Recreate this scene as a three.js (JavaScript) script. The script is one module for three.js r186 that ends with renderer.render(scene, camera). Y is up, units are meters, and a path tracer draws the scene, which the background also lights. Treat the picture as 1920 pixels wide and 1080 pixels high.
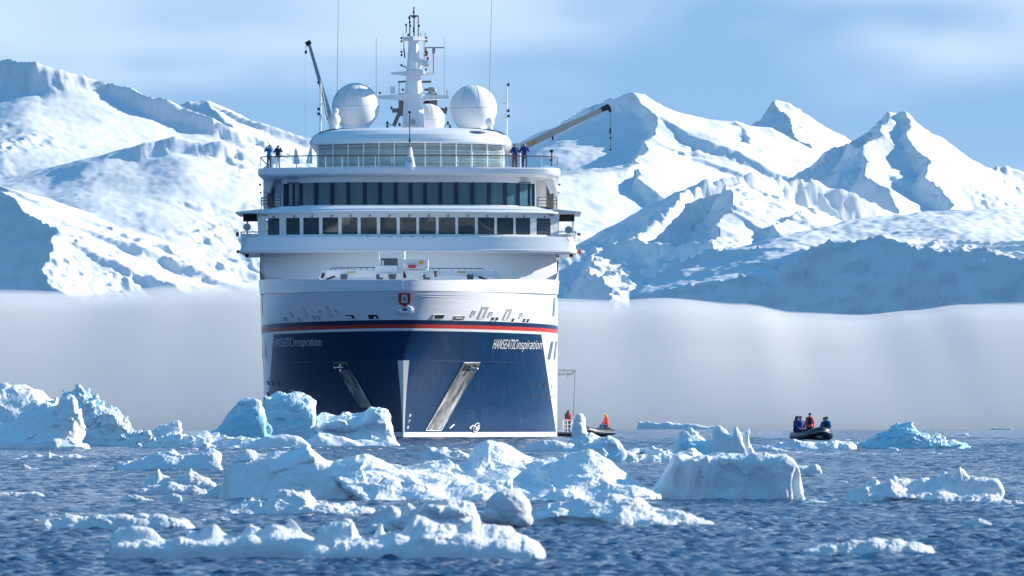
import * as THREE from 'three';
import { mergeGeometries } from 'three/addons/utils/BufferGeometryUtils.js';
import { ImprovedNoise } from 'three/addons/math/ImprovedNoise.js';
import { RoundedBoxGeometry } from 'three/addons/geometries/RoundedBoxGeometry.js';
import { FontLoader } from 'three/addons/loaders/FontLoader.js';
import { TextGeometry } from 'three/addons/geometries/TextGeometry.js';

// ---------------------------------------------------------------- camera, sky, sun, exposure
const F = 10400, EYE = 0.73, HORIZON = 803;              // lens in pixels of a 1920 wide frame, eye height in metres
const scene = new THREE.Scene();
const camera = new THREE.PerspectiveCamera(2 * Math.atan(540 / F) * 180 / Math.PI, 16 / 9, 1, 80000);
camera.position.set(0, EYE, 0);
camera.rotation.x = Math.atan((HORIZON - 540) / F);
camera.focus = 300; camera.userData.fStop = 13;
const renderer = new THREE.WebGLRenderer({ antialias: true });
renderer.toneMapping = THREE.LinearToneMapping;
renderer.toneMappingExposure = 1.62;
renderer.shadowMap.enabled = true;

const SUN = new THREE.Vector3(0.88, 0.37, -0.24).normalize();
const sun = new THREE.DirectionalLight(new THREE.Color(1.0, 0.95, 0.88), 4.7);
sun.position.copy(SUN).multiplyScalar(900).add(new THREE.Vector3(0, 0, -300));
sun.target.position.set(0, 0, -300);
sun.castShadow = true;
Object.assign(sun.shadow.camera, { left: -300, right: 300, top: 300, bottom: -300, near: 10, far: 3000 });
sun.shadow.mapSize.set(4096, 4096);
scene.add(sun, sun.target);

const perlin = new ImprovedNoise();
const noise = (x, y, z = 0) => perlin.noise(x, y, z);
const clamp = (x, a = 0, b = 1) => Math.min(b, Math.max(a, x));
const smooth = (a, b, x) => { const t = clamp((x - a) / (b - a)); return t * t * (3 - 2 * t); };
const lerp = (a, b, t) => a + (b - a) * t;
function fbm(x, y, z, n = 4) { let s = 0, a = 0.5; for (let i = 0; i < n; i++) { s += a * noise(x, y, z); x = x * 2.03 + 7.1; y = y * 2.03 + 3.7; z = z * 2.03 + 1.9; a *= 0.5; } return s; }
let seed = 12345;
const rnd = (a = 0, b = 1) => { seed = (seed * 1664525 + 1013904223) >>> 0; return a + (b - a) * seed / 4294967296; };

// the sky: pale near the horizon, deeper overhead, thin streaks of high cloud all round
{
  const W = 2048, H = 1024, data = new Float32Array(W * H * 4);
  for (let j = 0; j < H; j++) {
    const up = ((j + 0.5) / H - 0.5) * Math.PI, el = up * 180 / Math.PI;
    const t = clamp(el / 90), e = Math.max(el, 0);
    const k = Math.pow(t, 0.26);
    const clear = [lerp(0.28, 0.010, k), lerp(0.455, 0.133, k), lerp(0.65, 0.32, k)];
    const low = Math.exp(-e / 1.5) * 0.85;
    for (let i = 0; i < W; i++) {
      const az = ((i + 0.5) / W - 0.5) * 2 * Math.PI, ax = Math.cos(az), azz = Math.sin(az);
      const o = (j * W + i) * 4;
      let c = 0;
      if (el > -0.5) {
        const s = 14 * Math.min(1, 12 / (e + 6));
        const n = fbm(ax * s, e * 0.9 + ax * 2.4, azz * s, 5) + 0.6 * fbm(ax * 7 + 9, e * 4.2 + ax * 5, azz * 7, 4);
        c = smooth(-0.1, 0.42, n + 0.30 * Math.exp(-(((e - 4.6) / 1.5) ** 2)) + 0.1 * Math.exp(-(((e - 2.0) / 0.5) ** 2)) - 0.26 * Math.exp(-(((e - 3.15) / 0.45) ** 2))) * 0.8 * Math.exp(-Math.max(0, e - 6) / 4);
      }
      const cloud = [0.43, 0.55, 0.685], haze = [0.37, 0.465, 0.64];
      for (let q = 0; q < 3; q++) data[o + q] = lerp(lerp(clear[q], haze[q], low), cloud[q], c);
      data[o + 3] = 1;
    }
  }
  const sky = new THREE.DataTexture(data, W, H, THREE.RGBAFormat, THREE.FloatType);
  sky.mapping = THREE.EquirectangularReflectionMapping;
  sky.magFilter = THREE.LinearFilter; sky.needsUpdate = true;
  scene.background = sky; scene.environment = sky;
}

// ---------------------------------------------------------------- helpers
const V = (x, y, z) => new THREE.Vector3(x, y, z);
const at = (px, py, d) => V((px - 960) * d / F, EYE + (HORIZON - py) * d / F, -d);       // a photo pixel at a distance
const depthOf = (py) => F * EYE / (py - HORIZON);                                           // distance of a point on the water
const used = new Map();
function numbered(n) { const k = used.get(n) ?? 0; used.set(n, k + 1); return k ? n + '_' + String(k).padStart(3, '0') : n; }
function shade(o) { o.castShadow = true; o.receiveShadow = true; return o; }
function mesh(name, geo, mat, parent) {
  const list = [].concat(geo); const g = list.length > 1 ? merge(list) : list[0];
  const m = shade(new THREE.Mesh(g, mat)); m.name = parent ? name : numbered(name);
  (parent ?? scene).add(m); return m;
}
function merge(list) {
  return mergeGeometries(list.map((g) => {
    const h = g.index ? g.toNonIndexed() : g.clone();
    for (const k of Object.keys(h.attributes)) if (!['position', 'normal', 'uv'].includes(k)) h.deleteAttribute(k);
    if (!h.attributes.normal) h.computeVertexNormals();
    if (!h.attributes.uv) h.setAttribute('uv', new THREE.BufferAttribute(new Float32Array(h.attributes.position.count * 2), 2));
    return h;
  }));
}
function thing(name, label, category, pos, group) {
  const o = new THREE.Group(); o.name = numbered(name); o.position.copy(pos); scene.add(o);
  return tag(o, label, category, group);
}
function tag(o, label, category, group, kind) {
  if (label) o.userData.label = label; if (category) o.userData.category = category;
  if (group) o.userData.group = group; if (kind) o.userData.kind = kind; return o;
}
function box(w, h, d, x, y, z, rx = 0, ry = 0, rz = 0) {
  const g = new THREE.BoxGeometry(w, h, d); g.rotateX(rx); g.rotateY(ry); g.rotateZ(rz); return g.translate(x, y, z);
}
function rbox(w, h, d, x, y, z, r = 0.03) { return new RoundedBoxGeometry(w, h, d, 2, r).translate(x, y, z); }
function bar(a, b, r, r2 = r, n = 8) {                                                       // a round bar from a to b
  const d = b.clone().sub(a), g = new THREE.CylinderGeometry(r2, r, d.length(), n);
  g.applyQuaternion(new THREE.Quaternion().setFromUnitVectors(V(0, 1, 0), d.clone().normalize()));
  return g.translate((a.x + b.x) / 2, (a.y + b.y) / 2, (a.z + b.z) / 2);
}
function beam(a, b, w, h, w2 = w, h2 = h) {                                                  // a square beam, w across, h upwards
  const d = b.clone().sub(a), g = new THREE.BoxGeometry(1, 1, d.length()), p = g.attributes.position;
  for (let i = 0; i < p.count; i++) { const e = p.getZ(i) > 0; p.setX(i, p.getX(i) * (e ? w2 : w)); p.setY(i, p.getY(i) * (e ? h2 : h)); }
  const q = new THREE.Matrix4().lookAt(b, a, V(0, 1, 0)); g.applyMatrix4(q); g.translate((a.x + b.x) / 2, (a.y + b.y) / 2, (a.z + b.z) / 2);
  g.computeVertexNormals(); return g;
}
function ball(r, x, y, z, sx = 1, sy = 1, sz = 1, n = 16) { return new THREE.SphereGeometry(r, n * 2, n).scale(sx, sy, sz).translate(x, y, z); }
function gridGeo(nu, nv, fn, flip = false) {                                                 // (nu+1) x (nv+1) grid of points
  const p = [], uv = [], ix = [];
  for (let j = 0; j <= nv; j++) for (let i = 0; i <= nu; i++) { const q = fn(i / nu, j / nv, i, j); p.push(q.x, q.y, q.z); uv.push(i / nu, j / nv); }
  for (let j = 0; j < nv; j++) for (let i = 0; i < nu; i++) {
    const a = j * (nu + 1) + i, b = a + 1, c = a + nu + 1, d = c + 1;
    if (flip) ix.push(a, c, b, b, c, d); else ix.push(a, b, c, b, d, c);
  }
  const g = new THREE.BufferGeometry();
  g.setAttribute('position', new THREE.Float32BufferAttribute(p, 3)); g.setAttribute('uv', new THREE.Float32BufferAttribute(uv, 2));
  g.setIndex(ix); g.computeVertexNormals(); return g;
}
// naive surface nets over a signed field
function nets(field, lo, hi, cell, uvScale = 1) {
  const n = [0, 1, 2].map((a) => Math.max(4, Math.ceil((hi[a] - lo[a]) / cell[a]) + 1)), [nx, ny, nz] = n;
  const f = new Float32Array(nx * ny * nz), id = new Int32Array(nx * ny * nz).fill(-1);
  let o = 0;
  for (let k = 0; k < nz; k++) for (let j = 0; j < ny; j++) for (let i = 0; i < nx; i++, o++) f[o] = field(lo[0] + i * cell[0], lo[1] + j * cell[1], lo[2] + k * cell[2]);
  const pos = [], nor = [], uv = [], ix = [], sx = 1, sy = nx, sz = nx * ny, off = [0, sx, sy, sx + sy, sz, sz + sx, sz + sy, sz + sx + sy];
  const E = [[0, 1], [2, 3], [4, 5], [6, 7], [0, 2], [1, 3], [4, 6], [5, 7], [0, 4], [1, 5], [2, 6], [3, 7]];
  for (let k = 0; k < nz - 1; k++) for (let j = 0; j < ny - 1; j++) for (let i = 0; i < nx - 1; i++) {
    const b = i + j * sy + k * sz; let m = 0;
    for (let c = 0; c < 8; c++) if (f[b + off[c]] < 0) m |= 1 << c;
    if (m === 0 || m === 255) continue;
    let x = 0, y = 0, z = 0, c = 0;
    for (const [p, q] of E) {
      if (((m >> p) & 1) === ((m >> q) & 1)) continue;
      const fp = f[b + off[p]], t = fp / (fp - f[b + off[q]]);
      x += (p & 1) + t * ((q & 1) - (p & 1)); y += ((p >> 1) & 1) + t * (((q >> 1) & 1) - ((p >> 1) & 1)); z += (p >> 2) + t * ((q >> 2) - (p >> 2)); c++;
    }
    x /= c; y /= c; z /= c;
    const g0 = (a, d) => f[b + a + d] - f[b + a];
    let gx = lerp(lerp(g0(0, sx), g0(sy, sx), y), lerp(g0(sz, sx), g0(sz + sy, sx), y), z) / cell[0];
    let gy = lerp(lerp(g0(0, sy), g0(sx, sy), x), lerp(g0(sz, sy), g0(sz + sx, sy), x), z) / cell[1];
    let gz = lerp(lerp(g0(0, sz), g0(sx, sz), x), lerp(g0(sy, sz), g0(sx + sy, sz), x), y) / cell[2];
    const l = Math.hypot(gx, gy, gz) || 1;
    id[b] = pos.length / 3;
    const X = lo[0] + (i + x) * cell[0], Y = lo[1] + (j + y) * cell[1], Z = lo[2] + (k + z) * cell[2];
    pos.push(X, Y, Z); nor.push(gx / l, gy / l, gz / l); uv.push((X + 0.37 * Z) * uvScale, (Y + 0.81 * Z) * uvScale);
  }
  for (let k = 1; k < nz - 1; k++) for (let j = 1; j < ny - 1; j++) for (let i = 1; i < nx - 1; i++) {
    const b = i + j * sy + k * sz, s = f[b] < 0;
    const quad = (a, p, q) => { const v = [id[b - p - q], id[b - q], id[b], id[b - p]]; if (v.some((w) => w < 0)) return; if (a) ix.push(v[0], v[1], v[2], v[0], v[2], v[3]); else ix.push(v[0], v[2], v[1], v[0], v[3], v[2]); };
    if (s !== (f[b + sx] < 0)) quad(s, sy, sz);
    if (s !== (f[b + sy] < 0)) quad(s, sz, sx);
    if (s !== (f[b + sz] < 0)) quad(s, sx, sy);
  }
  const g = new THREE.BufferGeometry();
  g.setAttribute('position', new THREE.Float32BufferAttribute(pos, 3)); g.setAttribute('normal', new THREE.Float32BufferAttribute(nor, 3));
  g.setAttribute('uv', new THREE.Float32BufferAttribute(uv, 2)); g.setIndex(ix); return g;
}
function noiseTex(n, fn, srgb = false) {
  const d = new Uint8Array(n * n * 4);
  for (let j = 0; j < n; j++) for (let i = 0; i < n; i++) { const c = fn(i / n, j / n); const o = (j * n + i) * 4; for (let q = 0; q < 3; q++) d[o + q] = clamp(Array.isArray(c) ? c[q] : c) * 255; d[o + 3] = 255; }
  const t = new THREE.DataTexture(d, n, n); t.wrapS = t.wrapT = THREE.RepeatWrapping; t.magFilter = THREE.LinearFilter; if (srgb) t.colorSpace = THREE.SRGBColorSpace; t.needsUpdate = true; return t;
}
const tile = (u, v, s, z = 0) => { const a = u * 2 * Math.PI, b = v * 2 * Math.PI, r = s / (2 * Math.PI); return noise(Math.cos(a) * r + 50, Math.sin(a) * r + Math.cos(b) * r * 1.0 + z, Math.sin(b) * r + 20); };
const lin = (r, g, b) => new THREE.Color().setRGB(r, g, b);
const std = (c, rough = 0.5, more = {}) => new THREE.MeshStandardMaterial({ color: c, roughness: rough, ...more });
const phys = (c, rough = 0.5, more = {}) => new THREE.MeshPhysicalMaterial({ color: c, roughness: rough, ...more });

// ---------------------------------------------------------------- the sea
{
  const waves = [];
  for (let i = 0; i < 72; i++) {
    const lam = i < 54 ? 0.05 * Math.pow(0.45 / 0.05, i / 53) : 0.45 * Math.pow(16, (i - 53) / 18) * rnd(0.9, 1.1), k = 2 * Math.PI / lam, dir = Math.PI / 2 + 0.3 + (rnd() + rnd() - 1) * 1.7;
    waves.push([k * Math.cos(dir), k * Math.sin(dir), (lam < 0.45 ? 0.062 : 0.07) / k, rnd(0, 6.28), lam]);
  }
  const height = (x, z, d) => {
    let s = 0; const gust = 0.85 + 0.6 * noise(x * 0.10, z * 0.02, 3) + 0.25 * noise(x * 0.6, z * 0.1, 9), cut = d * 0.0028;
    for (const w of waves) { if (w[4] < cut) continue; const far = w[4] < 0.3 ? 1 : smooth(w[4] * 60, w[4] * 200, d); if (far <= 0) continue; s += far * w[2] * Math.sin(w[0] * x + w[1] * z + w[3]); }
    return s * gust * 1.25;
  };
  const rows = []; for (let d = 24; d < 4300; d += d < 400 ? d * 0.0027 : d * 0.0075) rows.push(d);
  const near = rows.length;
  for (let d = rows[near - 1] * 1.06; d < 40000; d *= 1.12) rows.push(d);
  const half = 0.135, cols = 340, p = [], uv = [], ix = [];
  rows.forEach((d, j) => {
    for (let i = 0; i <= cols; i++) {
      const s = (i / cols - 0.5) * 2, a = half * (0.62 * s + 0.38 * s * s * s), x = d * a, z = -d;
      const fade = 1 - smooth(3000, 4200, d);
      p.push(x, j < near && fade > 0 ? height(x, z, d) * fade : 0, z); uv.push(x / 6, z / 6);
    }
  });
  for (let j = 0; j < rows.length - 1; j++) for (let i = 0; i < cols; i++) { const a = j * (cols + 1) + i; ix.push(a, a + 1, a + cols + 1, a + 1, a + cols + 2, a + cols + 1); }
  const g = new THREE.BufferGeometry(); g.setAttribute('position', new THREE.Float32BufferAttribute(p, 3)); g.setAttribute('uv', new THREE.Float32BufferAttribute(uv, 2)); g.setIndex(ix); g.computeVertexNormals();
  const bump = noiseTex(512, (u, v) => 0.5 + 0.5 * (0.6 * tile(u, v, 22) + 0.5 * tile(u, v, 47, 5) + 0.3 * tile(u, v, 95, 11)));
  const water = phys(lin(0.002, 0.038, 0.112), 0.09, { ior: 1.333, specularIntensity: 0.5, bumpMap: bump, bumpScale: 0.07 });
  tag(mesh('sea', g, water), 'dark blue rippled sea reaching to the horizon', null, null, 'structure');
  // the rest of the sea, outside the lens's field
  const q = Math.atan(half), ring = [];
  for (const [r0, r1, seg] of [[0.01, 24.0 / Math.cos(q), 1]]) ring.push(new THREE.CircleGeometry(r1, 48, Math.PI / 2 + q, 2 * Math.PI - 2 * q).rotateX(-Math.PI / 2), new THREE.CircleGeometry(24 / Math.cos(q), 2, Math.PI / 2 - q, 2 * q).rotateX(-Math.PI / 2));
  ring.push(new THREE.RingGeometry(24 / Math.cos(q), 40000, 64, 12, Math.PI / 2 + q, 2 * Math.PI - 2 * q).rotateX(-Math.PI / 2));
  tag(mesh('sea', ring, water), 'dark blue rippled sea round and behind the viewer', null, null, 'structure');
}

// ---------------------------------------------------------------- the mountains
const snowBump = noiseTex(512, (u, v) => 0.5 + 0.5 * (0.5 * tile(u, v, 18) + 0.35 * tile(u, v, 40, 4) + 0.25 * tile(u, v, 88, 8)));
const mountainMat = std(lin(1, 1, 1), 0.9, { vertexColors: true });
function mountain(label, { x0, x1, d0, d1, D, ridges, dx = 3.6, dz = 6, rough = 1, rock = 0, k = 14, fall = null, sd = 0 }) {
  const segs = [];
  for (const r of ridges) for (let i = 0; i < r.pts.length - 1; i++) {
    const A = at(...r.pts[i]), B = at(...r.pts[i + 1]); segs.push({ A, B, dx: B.x - A.x, dz: B.z - A.z, l2: (B.x - A.x) ** 2 + (B.z - A.z) ** 2, r });
  }
  const drop = (c, s) => Array.isArray(c) ? (s * c[0] < c[1] ? s * c[0] : c[1] + (s - c[1] / c[0]) * c[2]) : s * c;
  const X0 = (x0 - 960) * D / F, X1 = (x1 - 960) * D / F, nx = Math.ceil((X1 - X0) / dx), nz = Math.ceil((d1 - d0) / dz);
  const h = new Float32Array((nx + 1) * (nz + 1)), col = [];
  const hs = (x, z) => {
      let acc = 0, top = -1e9; const vals = [];
    for (const s of segs) {
      const ox = x - s.A.x, oz = z - s.A.z, t = clamp((ox * s.dx + oz * s.dz) / s.l2), qx = ox - t * s.dx, qz = oz - t * s.dz, d = Math.hypot(qx, qz);
      const sn = d > 1e-6 ? clamp((s.dx * qz - s.dz * qx) / (Math.sqrt(s.l2) * d) * 1.6, -1, 1) : 0;
      const b = (1 + sn) / 2, v = lerp(s.A.y, s.B.y, t) - (b * drop(s.r.a, d) + (1 - b) * drop(s.r.b, d));
      vals.push(v); if (v > top) top = v;
    }
    for (const v of vals) { const e = (v - top) / k; if (e > -8) acc += Math.exp(e); }
    return top + (Math.log(acc) - 0.5) * k * 0.5;
  };
  const rid = (x, y, z) => 1 - Math.abs(noise(x, y, z)) * 2;
  const XX = (i, z) => (X0 + (X1 - X0) * i / nx) * (-z / D), ZZ = (j) => -d0 - (d1 - d0) * j / nz, b0 = new Float32Array(h.length);
  let o = 0;
  for (let j = 0; j <= nz; j++) for (let i = 0; i <= nx; i++, o++) {
    const z = ZZ(j), x = XX(i, z);
    b0[o] = hs(x + 34 * noise(x / 170, z / 170, 5 + sd) + 9 * noise(x / 45, z / 60, 8 + sd), z + 30 * noise(x / 170, z / 170, 15 + sd)) + 14 * noise(x / 260, z / 330, 2 + sd);
  }
  o = 0;
  for (let j = 0; j <= nz; j++) for (let i = 0; i <= nx; i++, o++) {
    const z = ZZ(j), x = XX(i, z), y = b0[o];
    const hx = (b0[i < nx ? o + 1 : o] - b0[i > 0 ? o - 1 : o]) / (2 * dx), hz = (b0[j < nz ? o + nx + 1 : o] - b0[j > 0 ? o - nx - 1 : o]) / (2 * dz), st = smooth(0.55, 1.15, Math.hypot(hx, hz));
    const m = smooth(-0.2, 0.35, noise(x / 300, z / 380, 31 + sd) + 0.4 * noise(x / 90, z / 120, 41 + sd) + (fall ? fall(x, y, z) : 0)) * (1 - st);
    const w = 0.7 * noise(x / 60, y / 90, z / 80);
    h[o] = y + rough * (4 * noise(x / 95, z / 130, sd) * (1 - 0.5 * st)
      + st * (6.5 * (rid(x / 58 + w * 2.2, y / 95, z / 110 + sd) - 0.5) + 5 * (rid(x / 19 + w * 2, y / 60, z / 55 + sd) - 0.5) + 2.4 * (rid(x / 9, y / 22, z / 24) - 0.5))
      + m * (7 * (rid(x / 62 + w, z / 70, 12 + sd) - 0.5) + 5 * (rid(x / 26 + w, z / 34, 22 + sd) - 0.5) + 2.6 * (rid(x / 12, z / 16, 27 + sd) - 0.5))
      + (1 - st) * (1.2 * noise(x / 24, z / 34, 3) + 0.8 * noise(x / 11, z / 15, 5) + 1.5 * (rid(x / 130 + w, z / 40, 9 + sd) - 0.5)));
  }
  const p = new Float32Array(h.length * 3), c = new Float32Array(h.length * 3), ix = [];
  o = 0;
  for (let j = 0; j <= nz; j++) for (let i = 0; i <= nx; i++, o++) {
    const z = -d0 - (d1 - d0) * j / nz, x = (X0 + (X1 - X0) * i / nx) * (-z / D);
    p[o * 3] = x; p[o * 3 + 1] = h[o]; p[o * 3 + 2] = z;
    const hx = (h[i < nx ? o + 1 : o] - h[i > 0 ? o - 1 : o]) / (2 * dx), hz = (h[j < nz ? o + nx + 1 : o] - h[j > 0 ? o - nx - 1 : o]) / (2 * dz);
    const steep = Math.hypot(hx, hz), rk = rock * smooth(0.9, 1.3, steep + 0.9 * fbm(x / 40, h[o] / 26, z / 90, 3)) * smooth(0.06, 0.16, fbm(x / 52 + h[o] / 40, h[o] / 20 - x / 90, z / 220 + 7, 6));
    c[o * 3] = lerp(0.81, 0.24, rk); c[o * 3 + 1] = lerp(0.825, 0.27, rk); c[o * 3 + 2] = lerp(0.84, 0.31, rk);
  }
  for (let j = 0; j < nz; j++) for (let i = 0; i < nx; i++) { const a = j * (nx + 1) + i, b = a + nx + 1; if (Math.max(h[a], h[a + 1], h[b], h[b + 1]) < 60) continue; ix.push(a, a + 1, b, a + 1, b + 1, b); }
  const g = new THREE.BufferGeometry(); g.setAttribute('position', new THREE.BufferAttribute(p, 3)); g.setAttribute('color', new THREE.BufferAttribute(c, 3)); g.setIndex(ix); g.computeVertexNormals();
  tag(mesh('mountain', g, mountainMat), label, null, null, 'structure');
}
mountain('broad snow mountain on the left with a long ridge falling towards the ship', {
  x0: -130, x1: 900, d0: 8500, d1: 11300, D: 10000, dz: 8, rough: 0.85, sd: 0, rock: 0.15, k: 26,
  fall: (x, y, z) => 0.6 * smooth(400, 280, y + 40 * noise(x / 90, z / 90)) - 0.28,
  ridges: [
    { pts: [[-200, 150, 10900], [0, 119, 10900], [25, 116, 10900], [78, 118, 10850], [150, 141, 10850], [230, 170, 10800], [300, 196, 10750], [400, 237, 10700], [490, 277, 10700], [600, 330, 10650], [760, 410, 10600]], a: [2.8, 70, 0.34], b: 0.5 },
    { pts: [[270, 262, 10150], [340, 252, 10160], [425, 268, 10170], [470, 300, 10160]], a: [1.6, 34, 0.36], b: 0.25 },
    { pts: [[0, 362, 9600], [58, 385, 9450], [84, 430, 9260], [97, 520, 8950]], a: 2.2, b: 0.36 },
    { pts: [[-200, 372, 9700], [0, 358, 9660], [60, 380, 9560]], a: 1.5, b: 0.33 },
  ] });
mountain('pale far ridge showing between the left mountain and the ship', {
  x0: 250, x1: 800, d0: 12600, d1: 14600, D: 13500, dx: 5, dz: 10, rough: 0.6, sd: 40,
  ridges: [
    { pts: [[230, 240, 14000], [330, 203, 14000], [352, 195, 14000], [382, 194, 14000], [420, 205, 13950], [480, 229, 13900], [590, 266, 13850], [800, 330, 13800]], a: [1.3, 45, 0.4], b: 0.5 },
    { pts: [[382, 194, 14000], [430, 240, 13800], [520, 280, 13500]], a: 0.8, b: 0.3 },
  ] });
mountain('pointed snow mountain right of the ship with a blue shaded left face', {
  x0: 700, x1: 1560, d0: 9300, d1: 11900, D: 10700, dz: 8, rough: 0.85, sd: 80, rock: 0.15, k: 18,
  fall: (x, y, z) => 0.7 * smooth(420, 300, y) - 0.2,
  ridges: [
    { pts: [[780, 330, 11400], [940, 266, 11400], [1050, 227, 11400], [1110, 200, 11350], [1150, 186, 11350], [1192, 180, 11300]], a: [1.9, 105, 0.33], b: 0.6 },
    { pts: [[1192, 180, 11300], [1216, 183, 11300], [1242, 199, 11350], [1300, 222, 11350], [1370, 233, 11350], [1440, 240, 11350], [1560, 300, 11350]], a: [0.9, 40, 0.4], b: 0.6 },
    { pts: [[1192, 180, 11300], [1204, 215, 11170], [1218, 258, 11020], [1210, 290, 10800], [1195, 312, 10600], [1192, 345, 10350]], a: 1.7, b: 0.34 },
    { pts: [[1110, 335, 10450], [1170, 325, 10480], [1195, 312, 10560]], a: [1.3, 34, 0.32], b: 0.05 },
    { pts: [[1370, 233, 11350], [1400, 265, 11200], [1425, 300, 11050]], a: 1.1, b: 0.4 },
  ] });
mountain('small horn shaped peak behind the right slopes', {
  x0: 1320, x1: 1680, d0: 11600, d1: 13400, D: 12500, dx: 4, dz: 8, rough: 1.1, sd: 120, rock: 0.3, k: 10,
  ridges: [
    { pts: [[1300, 270, 12700], [1400, 236, 12650], [1432, 204, 12620], [1455, 187, 12600], [1478, 191, 12600], [1500, 205, 12600], [1520, 234, 12600], [1562, 268, 12600], [1650, 330, 12600]], a: [1.5, 75, 0.4], b: 0.7 },
    { pts: [[1455, 187, 12600], [1462, 215, 12480], [1495, 245, 12330], [1510, 300, 12050]], a: 1.25, b: 0.5 },
  ] });
mountain('steep twin topped snow peak with a dark blue left flank', {
  x0: 1440, x1: 1990, d0: 9500, d1: 11300, D: 10500, dz: 7, rough: 1.15, sd: 160, rock: 0.2, k: 12,
  fall: () => 0.1,
  ridges: [
    { pts: [[1440, 370, 10550], [1497, 322, 10560], [1560, 272, 10600], [1625, 254, 10640], [1660, 217, 10660]], a: [1.9, 120, 0.45], b: 0.7 },
    { pts: [[1660, 217, 10660], [1700, 211, 10660], [1712, 218, 10660], [1735, 258, 10660], [1770, 302, 10660], [1812, 342, 10660], [1880, 400, 10660]], a: [1.15, 150, 0.6], b: 1.35 },
    { pts: [[1660, 217, 10660], [1664, 250, 10560], [1600, 268, 10500]], a: 1.3, b: 0.55 },
    { pts: [[1580, 266, 10560], [1625, 300, 10380], [1660, 350, 10180], [1700, 405, 9960]], a: 1.9, b: 0.5 },
    { pts: [[1712, 225, 10640], [1735, 300, 10400], [1780, 385, 10050]], a: 1.3, b: 0.95 },
  ] });
mountain('fluted snow summit at the right edge of the frame', {
  x0: 1700, x1: 2120, d0: 10700, d1: 12300, D: 11500, dx: 4, dz: 8, rough: 1.2, sd: 200, k: 8, rock: 0.2,
  ridges: [
    { pts: [[1720, 400, 11700], [1780, 352, 11700], [1815, 336, 11700], [1850, 318, 11700], [1868, 306, 11700], [1896, 303, 11700], [1960, 326, 11700], [2120, 380, 11700]], a: 0.85, b: 0.6 },
    { pts: [[1868, 306, 11700], [1862, 350, 11500], [1895, 410, 11200]], a: 1.2, b: 0.5 },
    { pts: [[1815, 336, 11700], [1830, 380, 11450]], a: 1.1, b: 0.5 },
  ] });
mountain('crevassed snow ridge in the middle distance right of the ship', {
  x0: 800, x1: 1800, d0: 8050, d1: 9900, D: 9000, dz: 7, rough: 1.25, sd: 240, rock: 0.15, k: 16,
  fall: (x, y, z) => 0.6 * smooth(360, 250, y) + 0.05,
  ridges: [
    { pts: [[1205, 440, 9250], [1250, 402, 9350], [1330, 347, 9500], [1400, 330, 9550], [1500, 336, 9600], [1600, 362, 9600], [1700, 402, 9600], [1820, 440, 9600]], a: [2.0, 70, 0.30], b: 0.45 },
    { pts: [[1380, 350, 9500], [1370, 400, 9250], [1340, 430, 9150], [1335, 465, 9000]], a: 1.7, b: 0.35 },
    { pts: [[700, 560, 9300], [900, 490, 9200], [1040, 472, 9200], [1110, 470, 9200], [1200, 452, 9200], [1300, 462, 9100], [1370, 470, 9000]], a: [0.8, 30, 0.45], b: 0.3 },
    { pts: [[1370, 470, 9000], [1320, 500, 8800], [1245, 560, 8500]], a: 2.2, b: 0.28 },
    { pts: [[1100, 475, 9150], [1130, 520, 8850], [1150, 565, 8600]], a: 1.5, b: 0.4 },
    { pts: [[1500, 400, 9350], [1450, 440, 9100], [1420, 500, 8800]], a: 1.6, b: 0.3 },
  ] });
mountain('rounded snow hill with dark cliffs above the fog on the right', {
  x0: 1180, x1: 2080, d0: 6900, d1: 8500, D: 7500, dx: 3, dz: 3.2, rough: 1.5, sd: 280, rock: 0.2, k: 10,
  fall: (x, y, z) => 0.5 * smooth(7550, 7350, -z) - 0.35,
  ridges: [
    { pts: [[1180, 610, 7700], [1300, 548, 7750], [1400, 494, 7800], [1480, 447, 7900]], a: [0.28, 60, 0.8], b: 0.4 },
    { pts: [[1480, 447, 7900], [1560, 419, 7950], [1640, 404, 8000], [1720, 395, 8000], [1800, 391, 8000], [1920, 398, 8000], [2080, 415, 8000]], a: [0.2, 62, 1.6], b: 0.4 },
    { pts: [[1405, 575, 7660], [1445, 535, 7620], [1490, 492, 7580], [1560, 460, 7540], [1640, 450, 7490], [1705, 463, 7440], [1760, 480, 7400], [1850, 486, 7370], [1940, 494, 7340], [2080, 500, 7300]], a: [2.2, 200, 1.2], b: 0.03 },
  ] });

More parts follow.
